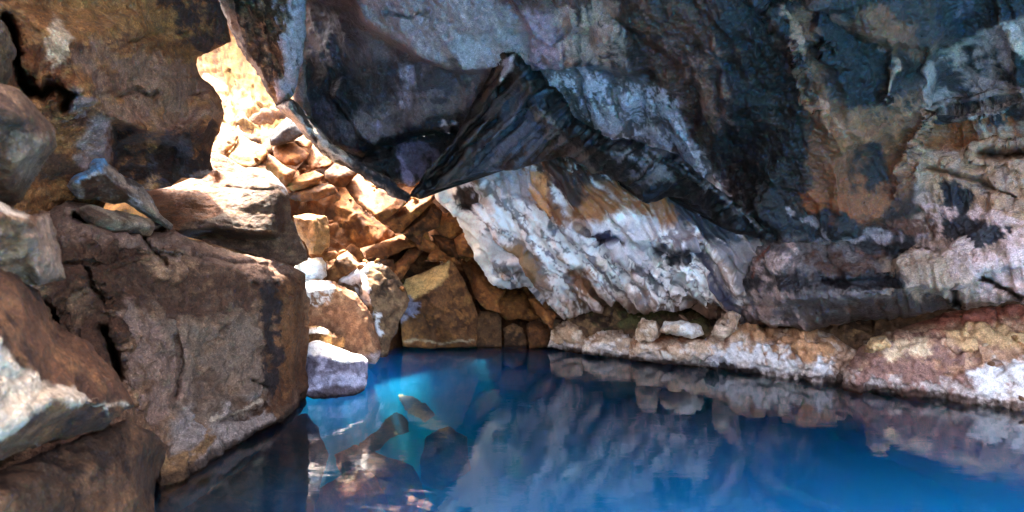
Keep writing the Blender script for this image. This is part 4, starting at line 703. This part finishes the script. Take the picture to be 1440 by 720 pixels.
# cave slope of fallen rubble: each stone its own
rub = [
 # outline, depth, gx, gy, crease, palette
 ([(485, 263), (492, 250), (503, 243), (530, 250), (552, 262), (574, 285), (556, 300), (536, 312), (527, 306), (500, 284)], 9.2, .2, -.8, [[(487, 266, -.1), (528, 300, -.35), (570, 290, -.1)]], 'l', 'broad golden slab directly under the tip of the wedge'),
 ([(536, 313), (556, 300), (576, 284), (604, 266), (616, 272), (606, 288), (580, 312), (566, 326), (556, 328), (548, 318)], 9.5, .2, -.4, [[(540, 316, -.1), (575, 300, -.3), (612, 276, -.1)]], 'm', 'long beam-like brown slab slanting up behind the wedge tip'),
 ([(562, 326), (580, 312), (608, 284), (622, 296), (618, 318), (596, 328), (590, 345), (574, 336)], 9.7, .2, -.3, [[(566, 328, -.2), (600, 304, -.3), (618, 300, 0)]], 'd', 'dark rust slab tucked under the beam-like slab'),
 ([(440, 262), (470, 255), (492, 268), (528, 306), (545, 320), (556, 330), (545, 345), (516, 352), (500, 368), (470, 352), (462, 330), (452, 300)], 10.2, .2, -.3, [[(450, 280, -.1), (500, 300, -.3), (530, 340, -.3)]], 'm', 'wide rust-brown slab face in shade behind the gold cubic block'),
 ([(500, 352), (530, 342), (565, 330), (590, 328), (592, 345), (570, 350), (545, 362), (520, 366), (504, 362)], 9.7, .1, -1.0, [[(505, 356, -.1), (545, 346, -.25), (590, 338, 0)]], 'l', 'flat ochre slab in the middle of the rubble, tapering right'),
 ([(546, 392), (552, 375), (575, 350), (590, 342), (595, 352), (578, 372), (566, 392), (556, 400)], 9.5, .1, -.3, [[(552, 392, -.1), (574, 366, -.25), (592, 348, 0)]], 'l', 'narrow upright ochre slab below the flat ochre slab'),
 ([(585, 345), (592, 328), (600, 326), (608, 340), (616, 352), (606, 356), (590, 352)], 9.8, 0, 0, [[(588, 346, -.1), (604, 346, -.2)]], 'm', 'small wedge of brown rock between the ochre slabs and the dark cleft'),
 ([(606, 318), (614, 300), (640, 300), (655, 316), (652, 326), (634, 336), (618, 330)], 10.0, .1, -.3, [[(610, 316, -.1), (634, 312, -.25), (652, 320, 0)]], 'm', 'brown slab beside the flowstone edge, uppermost there'),
 ([(606, 330), (618, 332), (636, 338), (648, 352), (656, 362), (640, 366), (620, 352)], 9.9, .1, -.2, [[(610, 334, -.1), (634, 350, -.25), (650, 362, 0)]], 'd', 'dark rust slab curved above the round stone'),
 ([(638, 336), (654, 326), (664, 340), (673, 352), (672, 358), (660, 362), (644, 358), (640, 348)], 9.7, 0, -.2, [[(642, 340, -.1), (658, 346, -.25), (670, 356, 0)]], 'm', 'rounded brown stone against the flowstone edge'),
 ([(600, 364), (606, 354), (616, 350), (628, 358), (628, 366), (612, 368)], 9.6, 0, -.3, [[(604, 362, -.05), (616, 358, -.15), (626, 364, 0)]], 'l', 'small ochre chip among larger slabs above the golden-topped boulder'),
 ([(620, 360), (640, 362), (648, 372), (634, 372), (624, 370)], 9.7, 0, -.2, [], 'm', 'smallest brown chip beside the ochre chip'),
 ([(572, 384), (590, 368), (612, 366), (634, 370), (622, 376), (598, 382), (578, 392)], 10.3, .1, -.4, [[(578, 384, -.1), (604, 374, -.2), (628, 372, 0)]], 'd', 'dark flat stone lying on the golden-topped boulder'),
 ([(648, 366), (664, 360), (680, 374), (692, 398), (712, 410), (700, 425), (704, 440), (684, 436), (668, 420), (660, 395)], 10.0, .1, 0, [[(654, 370, -.1), (672, 390, -.3), (694, 420, -.1)]], 'l', 'tall ochre rock wall piece below the flowstone lip'),
 ([(700, 440), (694, 420), (712, 408), (735, 405), (742, 420), (760, 432), (770, 446), (755, 455), (730, 448), (712, 450)], 10.4, .1, -.4, [[(700, 430, -.1), (724, 424, -.3), (756, 444, -.1)]], 'm', 'brown overhanging rock at the cavern mouth'),
 ([(742, 420), (760, 412), (772, 425), (784, 440), (776, 462), (764, 452), (754, 440)], 9.6, .1, -.1, [[(746, 422, -.1), (764, 434, -.25), (776, 456, 0)]], 'l', 'gold-edged rock fin between the cavern mouth and the bank'),
 ([(740, 456), (756, 448), (776, 456), (790, 470), (784, 488), (744, 490)], 9.9, 0, -.2, [[(744, 462, -.1), (766, 462, -.2), (784, 476, 0)]], 'd', 'dark olive rock at the near end of the bank by the cavern mouth'),
 ([(383, 208), (394, 201), (414, 200), (428, 210), (436, 216), (430, 224), (416, 233), (402, 232), (386, 222)], 9.0, .1, -.5, [[(386, 212, -.05), (410, 222, -.25), (432, 218, 0)]], 'l', 'rounded golden slab at the top left of the rubble'),
 ([(412, 198), (430, 188), (438, 198), (434, 208), (422, 206)], 9.3, 0, -.3, [], 'l', 'small golden stone at the very top of the rubble'),
 ([(416, 238), (432, 224), (440, 202), (456, 208), (472, 224), (464, 234), (440, 240), (424, 246)], 9.3, .1, -.5, [[(420, 240, -.05), (446, 226, -.2), (468, 228, 0)]], 'l', 'golden slab under the spur, right of the rounded golden slab'),
 ([(378, 192), (392, 176), (404, 164), (418, 176), (428, 188), (412, 198), (394, 204), (380, 205)], 8.8, .1, 0, [[(382, 198, -.05), (404, 180, -.15), (424, 188, 0)]], 'k', 'dark grey stone in shadow beneath the foot of the pillar'),
 ([(376, 216), (386, 222), (402, 234), (416, 240), (410, 256), (400, 262), (384, 246), (374, 236)], 8.4, .1, 0, [[(380, 222, -.05), (400, 246, -.2)]], 'm', 'brown shaded stone beside the top of the leaning block'),
 ([(402, 262), (410, 250), (424, 246), (442, 240), (456, 246), (448, 258), (430, 266), (412, 270)], 8.6, .1, -.2, [[(406, 262, -.05), (432, 254, -.2), (452, 248, 0)]], 'm', 'brown slab under the golden slabs'),
 ([(404, 272), (426, 266), (452, 258), (470, 262), (474, 272), (450, 280), (424, 284), (408, 280)], 8.6, .1, 0, [[(408, 274, -.05), (440, 270, -.2), (470, 266, 0)]], 'd', 'long dark slab over the black hollow'),
 ([(456, 240), (474, 228), (494, 238), (503, 244), (492, 256), (484, 264), (468, 262), (458, 252)], 9.0, .1, -.2, [[(460, 244, -.05), (478, 248, -.2), (496, 246, 0)]], 'd', 'brown stone left of the broad golden slab'),
 ([(470, 372), (478, 358), (494, 342), (506, 350), (512, 362), (500, 374), (486, 372)], 9.0, .1, -.2, [[(474, 368, -.05), (494, 352, -.2), (508, 364, 0)]], 'm', 'rust-coloured stone behind the arched stone'),
 ([(514, 368), (536, 362), (552, 366), (560, 386), (564, 400), (552, 396), (540, 376), (524, 372)], 9.3, .1, -.3, [[(518, 370, -.05), (542, 372, -.2), (558, 394, 0)]], 'd', 'dark slab behind the crest of the rugged boulder'),
 ([(298, 214), (306, 190), (312, 172), (325, 176), (336, 192), (332, 202), (316, 218), (304, 222)], 8.3, .1, -.2, [[(300, 212, -.05), (320, 196, -.2), (334, 196, 0)]], 'g', 'yellow sunlit stone under the right end of the overhanging boulder'),
 ([(318, 222), (332, 202), (338, 190), (352, 198), (372, 206), (376, 216), (366, 228), (356, 238), (338, 234)], 8.2, .1, -.3, [[(322, 222, -.05), (350, 212, -.2), (372, 214, 0)]], 'g', 'glowing yellow stone at the foot of the sunlit face'),
 ([(432, 356), (452, 356), (472, 352), (478, 360), (462, 368), (440, 366)], 7.9, .1, -.3, [], 'm', 'flat brown stone on the small white block'),
]
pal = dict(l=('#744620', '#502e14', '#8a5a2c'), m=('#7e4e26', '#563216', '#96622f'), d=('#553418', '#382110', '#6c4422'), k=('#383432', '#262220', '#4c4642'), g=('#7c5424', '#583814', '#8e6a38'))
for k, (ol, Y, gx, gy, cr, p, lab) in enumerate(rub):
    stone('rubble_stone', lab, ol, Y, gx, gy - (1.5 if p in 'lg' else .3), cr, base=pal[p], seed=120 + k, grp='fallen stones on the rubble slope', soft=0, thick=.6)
# rubble further back, behind and between
slope = mass('rubble_slope', [(270, 215, 9.6), (330, 170, 10.2), (420, 160, 10.8), (500, 215, 10.9), (620, 235, 11.2), (720, 330, 11.2), (800, 420, 10.8), (810, 495, 10.4), (560, 500, 10.0), (430, 470, 8.8), (400, 400, 8.4), (380, 330, 8.4), (300, 260, 8.8)],
  pts=[(450, 250, 10.2), (450, 330, 9.4), (520, 330, 10.5), (600, 330, 10.6), (560, 420, 10.0), (480, 420, 9.0), (660, 410, 10.7), (700, 460, 10.9)], step=2.6, thick=1, roll=.1, ch=((.8, .35), (.35, .12)), fb=((2, .06), (8, .02)), base=('#5e3a1c', '#33200f', '#774c26'), mat=M_rub, seed=170)
tag(slope, kind='structure')

# ---- right bank
bank = [
 ([(1184, 545), (1186, 520), (1200, 500), (1214, 484), (1240, 470), (1290, 455), (1330, 440), (1370, 432), (1400, 430), (1450, 420), (1560, 400), (1800, 380), (1900, 640), (1560, 640), (1440, 600), (1380, 585), (1300, 566), (1240, 556), (1186, 550)], 5.9, -.33, -.35,
  [[(1190, 530, -.1), (1240, 500, -.2), (1300, 482, -.25), (1360, 490, -.2), (1420, 500, -.1), (1560, 500, 0), (1800, 500, 0)]], ('#b48a6c', '#80594a', '#cfa88a'), 'largest rounded pale-brown boulder of the right bank, cut by the right edge',
  [dict(pts=[(1190, 500), (1250, 500), (1380, 495), (1390, 570), (1300, 566), (1190, 545)], col='#8a685c', f=20, br=.8, fr=10), dict(pts=[(1366, 520), (1390, 505), (1450, 500), (1450, 560), (1380, 566)], col='#d9d5d2', f=14, br=.6, fr=10), dict(pts=[(1232, 482), (1310, 475), (1310, 500), (1250, 500)], col='#d8bb98', f=10, br=.8, fr=8),
   dict(pts=[(1280, 450), (1450, 420), (1450, 450), (1330, 465)], col='#9a5a48', f=14, br=.7, fr=9, dir=(-10, 3)), dict(pts=[(1330, 470), (1450, 455), (1450, 490), (1360, 490)], col='#c69c70', f=14, br=.6, fr=10)],
  [([(1330, 482), (1345, 500), (1370, 490), (1375, 505)], 3, .04), ([(1425, 478), (1440, 500)], 2.5, .04), ([(1400, 440), (1402, 455)], 2, .03), ([(1400, 530), (1410, 520), (1404, 512)], 2, .03)]),
 ([(985, 512), (986, 480), (1000, 470), (1018, 455), (1030, 440), (1050, 445), (1080, 460), (1110, 462), (1140, 460), (1170, 470), (1200, 490), (1212, 494), (1200, 515), (1184, 545), (1150, 545), (1110, 538), (1060, 530), (1015, 520), (1000, 520)], 7.3, -.55, -.25,
  [[(990, 490, -.1), (1040, 478, -.2), (1100, 482, -.25), (1160, 490, -.25), (1186, 520, -.05)]], ('#c4a286', '#8d6a54', '#dcc4ae'), 'rough cream-and-white boulder in the middle of the right bank',
  [dict(pts=[(990, 490), (1060, 500), (1160, 500), (1160, 530), (1080, 530), (990, 512)], col='#dedad8', f=22, br=.9, fr=8), dict(pts=[(1020, 450), (1120, 460), (1190, 480), (1160, 500), (1060, 480)], col='#b0825c', f=16, br=1.0, fr=8)],
  [([(1040, 450), (1056, 470), (1050, 490)], 4, .06), ([(1074, 458), (1082, 472)], 5, .1), ([(1180, 500), (1196, 494)], 4, .08), ([(1100, 480), (1120, 500)], 3, .04)]),
 ([(884, 505), (886, 480), (895, 470), (925, 474), (960, 470), (985, 476), (1000, 482), (1012, 500), (1010, 518), (975, 516), (940, 512), (888, 508)], 8.0, -.55, -.3, [[(886, 488, -.1), (930, 484, -.15), (1000, 492, -.1)]], ('#cdb094', '#9a7458', '#e2d4c4'), 'low cream boulder with a rusty notch, left of the rough cream-and-white boulder',
  [dict(pts=[(905, 470), (975, 468), (985, 480), (915, 482)], col='#7a4a2c', f=8, br=.6, fr=7)], [([(895, 470), (930, 480), (985, 474)], 4, .08)]),
 ([(818, 494), (822, 478), (840, 468), (860, 466), (884, 470), (890, 490), (888, 506), (850, 502), (820, 498)], 8.8, -.5, -.3, [[(820, 484, -.05), (850, 480, -.15), (886, 484, -.05)]], ('#c0a68c', '#8a6a50', '#ddd0c2'), 'cream waterside boulder below the mossy strip', [], []),
 ([(770, 488), (774, 470), (784, 458), (800, 450), (815, 458), (824, 474), (820, 497), (790, 492)], 9.4, -.5, -.2, [[(774, 478, -.05), (796, 470, -.15), (820, 478, -.05)]], ('#a8896a', '#6f5238', '#cbb49a'), 'tan waterside boulder at the far end of the bank', [], []),
 ([(758, 488), (764, 478), (776, 472), (782, 484), (780, 492), (760, 491)], 9.9, -.3, -.2, [], ('#c8b49c', '#9c8264', '#ddd0c0'), 'smallest pale stone at the far end of the bank', [], []),
 ([(894, 476), (896, 462), (904, 452), (922, 452), (926, 466), (920, 480), (900, 482)], 7.95, -.3, -.2, [[(896, 464, -.1), (914, 460, -.15), (918, 478, 0)]], ('#c4a88c', '#8f7256', '#d9c4ac'), 'upright tan block standing on the low cream boulder', [], []),
 ([(926, 466), (935, 452), (960, 452), (985, 458), (990, 470), (975, 476), (940, 470)], 7.9, -.4, -.5, [[(930, 464, -.1), (960, 462, -.15), (986, 468, 0)]], ('#ddd0c0', '#b89c80', '#eee6dc'), 'flat whitish stone below the moss, beside the upright tan block', [], []),
 ([(1003, 472), (1008, 458), (1020, 440), (1030, 436), (1042, 444), (1036, 460), (1024, 472), (1012, 478)], 7.2, -.3, -.2, [[(1006, 468, -.1), (1024, 446, -.2), (1036, 450, 0)]], ('#b89c84', '#8d705a', '#d0b8a0'), 'tilted squared stone leaning at the end of the mossy strip', [], []),
 ([(1216, 486), (1226, 476), (1244, 474), (1252, 484), (1240, 494), (1222, 496)], 6.0, -.2, -.2, [], ('#d0a878', '#a8805a', '#e0c8a0'), 'small golden stone in the gap beside the largest bank boulder', [], []),
 ([(990, 510), (996, 502), (1006, 498), (1012, 504), (1012, 514), (1000, 516)], 7.35, -.2, -.2, [], ('#5a6070', '#3c4250', '#747a88'), 'little blue-grey stone at the waterline between two cream boulders', [], []),
]
for k, (ol, Y, gx, gy, cr, bs, lab, pt, ck) in enumerate(bank):
    ol2 = ol
    stone('bank_boulder', lab, ol2, Y, gx, gy, cr, base=bs, seed=200 + k, grp='boulders along the right bank', cat='boulder', thick=1.4 if k < 3 else .8, roll=.3 if k < 3 else .12, ch=((.45, .11), (.16, .05), (.07, .02)), fb=((4, .06), (12, .04)),
          paint=list(pt) + [dict(kind='low', z=.18, f=.12, col='#cfc6bf', br=.9, fr=7, s=.6), dict(kind='low', z=.085, f=.05, col='#3e2a20', br=.5, fr=5, s=.9)], cracks=ck, mat=M_rock)
mossy = mass('bank_ledge', [(745, 450, 10.0), (790, 440, 9.8), (850, 418, 9.6), (1000, 420, 9.2), (1100, 430, 8.2), (1200, 430, 7.4), (1330, 425, 6.8), (1500, 400, 6.2), (1500, 470, 6.0), (1300, 480, 6.4), (1200, 500, 6.9), (1050, 500, 8.0), (990, 490, 8.4), (880, 490, 9.0), (790, 490, 9.8), (750, 490, 10.2)],
  pts=[(900, 455, 8.9), (850, 460, 9.2), (980, 450, 8.5), (1100, 460, 7.7), (1250, 455, 6.9)], step=2.2, thick=1, roll=.15, ch=((.4, .1), (.15, .04)), fb=((3, .06), (12, .03)), base=('#6b5038', '#3c2a1e', '#876a48'),
  paint=[dict(pts=[(835, 445), (870, 430), (930, 425), (1015, 432), (1010, 455), (985, 468), (930, 455), (880, 470), (850, 462)], col='#3e3c20', f=12, br=1.2, fr=5, s=.8), dict(pts=[(860, 440), (1000, 435), (990, 450), (870, 455)], col='#5c5830', f=10, br=1.8, fr=4, s=.7)], mat=M_rock, seed=230)
tag(mossy, kind='structure')

# ---- under water
def sub(label, ol, base, seed, cr=(), thick=.8):
    o = mass('sunken_boulder', ol, creases=cr, step=3, roll=.02, thick=thick, soft=0, ch=((.5, .05), (.18, .02)), fb=((3, .03), (10, .01)), base=base, bfr=3, mat=M_rub, seed=seed)
    return tag(o, label, 'boulder', 'boulders under the water')
sub('reddish pointed boulder under the clear water at the bottom edge, near the shore block', [(430, 700, 4.4), (470, 674, 4.4), (504, 653, 4.4), (526, 668, 4.4), (546, 705, 4.3), (556, 760, 4.2), (520, 820, 4.0), (430, 800, 4.0)], ('#c06a4a', '#8a4834', '#d89470'), 301, cr=[[(504, 653, 4.4), (512, 690, 4.1), (520, 760, 3.9)]])
sub('pale angular slab added in place of a reflection, just under the water, right of the low white-topped stone', [(562, 556, 6.7), (580, 556, 6.6), (600, 568, 6.4), (609, 582, 6.3), (598, 592, 6.1), (584, 584, 6.2), (566, 574, 6.3)], ('#c0a488', '#94745a', '#d8c4ac'), 302, thick=.4)  # added slab, stands in for the mirrored image of a sunlit rock
sub('brown angular slab added in place of a reflection, under the water, between the pale slab and the reddish boulder', [(505, 625, 5.2), (530, 606, 5.5), (556, 580, 5.9), (570, 590, 5.8), (576, 606, 5.5), (550, 616, 5.3), (530, 634, 5.0), (508, 640, 4.9)], ('#84603f', '#5a3c26', '#a07a56'), 306, thick=.5)  # added slab, stands in for the mirrored warm rocks
sub('dark rounded boulder under the deep blue water off the left shore', [(590, 650, 5.2), (600, 615, 5.4), (630, 600, 5.5), (655, 615, 5.4), (662, 660, 5.1), (620, 690, 4.9), (592, 680, 5.0)], ('#8c8270', '#645c50', '#a89c88'), 303)

sub('broad brown slab lying deep under the water left of centre, below the pale slab', [(470, 640, 4.9), (500, 625, 5.1), (540, 640, 5.0), (580, 655, 4.9), (600, 700, 4.7), (560, 760, 4.5), (500, 700, 4.6)], ('#9c7450', '#6e4e34', '#b48c64'), 307, cr=[[(480, 645, 4.9), (530, 670, 4.6), (580, 700, 4.6)]])
sub('long dark ledge just under the water along the foot of the shore block', [(405, 590, 5.6), (430, 580, 6.2), (448, 602, 5.45), (462, 640, 4.75), (446, 700, 3.95), (430, 780, 3.2), (170, 790, 3.0), (235, 730, 3.3), (295, 690, 3.75), (345, 655, 4.25)], ('#4a3c30', '#2c241e', '#66543f'), 309, cr=[[(430, 600, 5.7), (425, 650, 4.6), (400, 700, 3.95), (380, 780, 3.15)]], thick=1.0)

def sheet(name, fx, x0, x1, y0, y1, n, m, mat, kind, colfn=None):
    xs = np.linspace(x0, x1, n); ys = np.linspace(y0, y1, m)
    X, Yg = np.meshgrid(xs, ys, indexing='ij'); P = np.column_stack([X.ravel(), Yg.ravel(), np.zeros(X.size)])
    P[:, 2] = fx(P)
    me = bpy.data.meshes.new(name)
    q = [(i * m + j, (i + 1) * m + j, (i + 1) * m + j + 1, i * m + j + 1) for i in range(n - 1) for j in range(m - 1)]
    me.from_pydata(P.tolist(), [], q); me.polygons.foreach_set('use_smooth', [True] * len(q))
    if colfn is not None:
        C = colfn(P); at = me.color_attributes.new('StainAndLight', 'FLOAT_COLOR', 'POINT'); at.data.foreach_set('color', np.column_stack([C, np.ones(len(C))]).astype(np.float32).ravel())
    me.materials.append(mat)
    o = bpy.data.objects.new(name, me); COL.objects.link(o); return tag(o, kind=kind)

def bed(P):
    x, y = P[:, 0], P[:, 1]
    z = -1.8 - .0 * x
    # shallow silica shelf near and right of centre, deep trench toward the left shore
    z = z + 1.1 * np.exp(-(((x - .6) / 1.3) ** 2 + ((y - 3.9) / 1.3) ** 2)) + .55 * np.exp(-(((x - 1.7) / .6) ** 2 + ((y - 3.6) / .8) ** 2)) + .5 * sst(x, 2.2, 3.8) + .5 * sst(y, 6.5, 9)
    z = z + .22 * fbm(P * 1.2, 4, 5) + .22 * chisel(P / 1.1 + 3.3, 9)[0]
    return z
def bedcol(P):
    n = fbm(P * 1.5 + 4, 5, 12)
    C = np.repeat(hexc('#d8dcd4')[None], len(P), 0); w = sst(n, .0, .4)[:, None] * .7
    C = C * (1 - w) + hexc('#6f7068') * w
    w = sst(-P[:, 0], -.1, .7)[:, None] * .95
    return C * (1 - w) + hexc('#2c2a28') * w
sheet('pool_bed', bed, -9, 12, -8, 14, 200, 200, M_rock, 'structure', bedcol)

# ---- loose broken stones, each its own object, dropped onto what lies below
from mathutils.bvhtree import BVHTree
bpy.context.view_layer.update()
def trees(names):
    out = []
    for o in bpy.data.objects:
        if o.type == 'MESH' and o.name.split('.')[0] in names:
            me = o.data; co = [o.matrix_world @ v.co for v in me.vertices]
            out.append(BVHTree.FromPolygons(co, [p.vertices[:] for p in me.polygons]))
    return out
def chip_mesh(k):
    import bmesh
    bm = bmesh.new(); bmesh.ops.create_icosphere(bm, subdivisions=3, radius=1)
    P = np.array([v.co[:] for v in bm.verts]); rs = np.random.RandomState(k)
    for _ in range(9):                                  # hack flat faces off the lump
        d = rs.normal(size=3); d /= np.linalg.norm(d); h = rs.uniform(.45, .8); t = P @ d
        P = P - np.maximum(t - h, 0)[:, None] * d
    P = P * np.array([1, .8, .6]) + .03 * fbm(P * 3, 3, k)[:, None]
    for v, p in zip(bm.verts, P): v.co = p
    me = bpy.data.meshes.new('chip'); bm.to_mesh(me); bm.free(); return me
def scatter(nm, label, grp, box, zr, hosts, n, size, pals, seed):
    T = trees(hosts); rs = random.Random(seed); ms = []
    for k in range(4):
        for pcol in pals:
            me = chip_mesh(seed + k); C = hexc(pcol) * (1 + .2 * vnoise(np.array([v.co[:] for v in me.vertices]) * 4, k))[:, None]
            at = me.color_attributes.new('StainAndLight', 'FLOAT_COLOR', 'POINT'); at.data.foreach_set('color', np.column_stack([C, np.ones(len(C))]).astype(np.float32).ravel()); me.materials.append(M_rub); ms.append(me)
    got = 0; tries = 0
    while got < n and tries < n * 12:
        tries += 1
        x, y = rs.uniform(box[0], box[1]), rs.uniform(box[2], box[3])
        best = None
        for t in T:
            h = t.ray_cast(Vector((x, y, zr)), Vector((0, 0, -1)))
            if h[0] is not None and (best is None or h[0].z > best[0].z): best = h
        if best is None or best[0].z < .02 or best[1].z < .6: continue
        px = CX + x / y * F; py = CY + (H - best[0].z) / y * F
        if not (300 < px < 1440): continue
        s = size * rs.uniform(.4, 1) ** 1.5 * (1.6 if rs.random() < .12 else 1)
        o = bpy.data.objects.new(nm, rs.choice(ms)); COL.objects.link(o); o.location = best[0] + Vector((0, 0, s * .25))
        o.rotation_euler = (rs.uniform(-.6, .6), rs.uniform(-.6, .6), rs.uniform(0, 6.3)); o.scale = (s, s * rs.uniform(.6, 1), s * rs.uniform(.6, 1))
        tag(o, label, 'stone', grp); got += 1
    print(nm, got, tries)
scatter('loose_stone', 'small broken brown stone lying loose among the big slabs of the rubble slope', 'small stones on the rubble slope', (-4.4, 1.2, 7.6, 11.5), 3.3, ('rubble_slope', 'rubble_stone', 'boulder'), 60, .12, ('#8a5830', '#74481f', '#a0703e', '#6a4422'), 5)
scatter('loose_stone', 'small tan stone resting on the ledge above the right bank boulders', 'small stones on the right bank', (.8, 5.5, 5.0, 10.0), 1.3, ('bank_ledge', 'bank_boulder'), 90, .07, ('#a88868', '#c4a88c', '#7c5c44', '#5c4838'), 6)

# ---- water: one closed body, clear surface over a mineral-blue volume
def water():
    m = bpy.data.materials.new('mineral_water'); m.use_nodes = True
    nt = m.node_tree; N = nt.nodes; L = nt.links; N.clear()
    out = N.new('ShaderNodeOutputMaterial')
    fr = N.new('ShaderNodeFresnel'); fr.inputs['IOR'].default_value = 2.0
    tr = N.new('ShaderNodeBsdfTransparent'); gl = N.new('ShaderNodeBsdfGlossy'); gl.inputs['Roughness'].default_value = .004
    mx = N.new('ShaderNodeMixShader'); L.new(fr.outputs[0], mx.inputs[0]); L.new(tr.outputs[0], mx.inputs[1]); L.new(gl.outputs[0], mx.inputs[2]); L.new(mx.outputs[0], out.inputs['Surface'])
    tc = N.new('ShaderNodeTexCoord')
    mp = N.new('ShaderNodeMapping'); mp.inputs['Scale'].default_value = (1.2, 2.6, 1); L.new(tc.outputs['Object'], mp.inputs[0])
    n = N.new('ShaderNodeTexNoise'); n.inputs['Scale'].default_value = 1.6; n.inputs['Detail'].default_value = 5; n.inputs['Distortion'].default_value = .6; L.new(mp.outputs[0], n.inputs['Vector'])
    bu = N.new('ShaderNodeBump'); bu.inputs['Strength'].default_value = .3; bu.inputs['Distance'].default_value = .008
    L.new(n.outputs[0], bu.inputs['Height']); L.new(bu.outputs[0], gl.inputs['Normal']); L.new(bu.outputs[0], fr.inputs['Normal'])
    ab = N.new('ShaderNodeVolumeAbsorption'); ab.inputs['Color'].default_value = (.0, .80, .997, 1); ab.inputs['Density'].default_value = WABS
    sc = N.new('ShaderNodeVolumeScatter'); sc.inputs['Color'].default_value = (.03, .52, 1, 1); sc.inputs['Density'].default_value = WSCA; sc.inputs['Anisotropy'].default_value = .1
    ad = N.new('ShaderNodeAddShader'); L.new(ab.outputs[0], ad.inputs[0]); L.new(sc.outputs[0], ad.inputs[1]); L.new(ad.outputs[0], out.inputs['Volume'])
    v = [(x, y, z) for z in (-3.2, 0) for x, y in ((-9, -8), (12, -8), (12, 14), (-9, 14))]
    f = [(3, 2, 1, 0), (4, 5, 6, 7), (0, 1, 5, 4), (1, 2, 6, 5), (2, 3, 7, 6), (3, 0, 4, 7)]
    me = bpy.data.meshes.new('pool_water'); me.from_pydata(v, [], f); me.materials.append(m)
    o = bpy.data.objects.new('pool_water', me); COL.objects.link(o); tag(o, kind='structure')
WABS = 1.1; WSCA = 1.0
water()

# ------------------------------------------------------------------ light, sky, camera
sc = bpy.context.scene
world = bpy.data.worlds.new('World'); sc.world = world; world.use_nodes = True
nt = world.node_tree; bg = nt.nodes['Background']
sky = nt.nodes.new('ShaderNodeTexSky'); sky.sky_type = 'NISHITA'; sky.sun_disc = False; sky.dust_density = 9; sky.air_density = .4; sky.ozone_density = .3
sdir = Vector((-.33, .28, .90)).normalized()
el = math.asin(sdir.z); az = math.atan2(sdir.x, sdir.y)
sky.sun_elevation = el; sky.sun_rotation = az
nt.links.new(sky.outputs[0], bg.inputs[0]); bg.inputs[1].default_value = .15
sun = bpy.data.lights.new('sun', 'SUN'); sun.energy = 2.0; sun.angle = math.radians(.5); sun.color = (1, .93, .82)
so = bpy.data.objects.new('sun', sun); COL.objects.link(so); so.rotation_euler = (-sdir).to_track_quat('-Z', 'Y').to_euler()

cam = bpy.data.cameras.new('camera'); co = bpy.data.objects.new('camera', cam); COL.objects.link(co)
co.location = (0, 0, H); co.rotation_euler = (math.radians(90), 0, 0)
cam.sensor_width = 36; cam.lens = 18; cam.shift_y = 20 / 1440; cam.clip_end = 500; cam.clip_start = .02
cam.dof.use_dof = True; cam.dof.focus_distance = 5.5; cam.dof.aperture_fstop = 1.8
sc.camera = co
sc.view_settings.view_transform = 'Standard'; sc.view_settings.look = 'None'; sc.view_settings.exposure = 4.45; sc.view_settings.gamma = 1
sc.cycles.max_bounces = 10; sc.cycles.diffuse_bounces = 6; sc.cycles.glossy_bounces = 3; sc.cycles.transparent_max_bounces = 12; sc.cycles.volume_bounces = 8
sc.cycles.use_denoising = True; sc.cycles.sample_clamp_indirect = 6
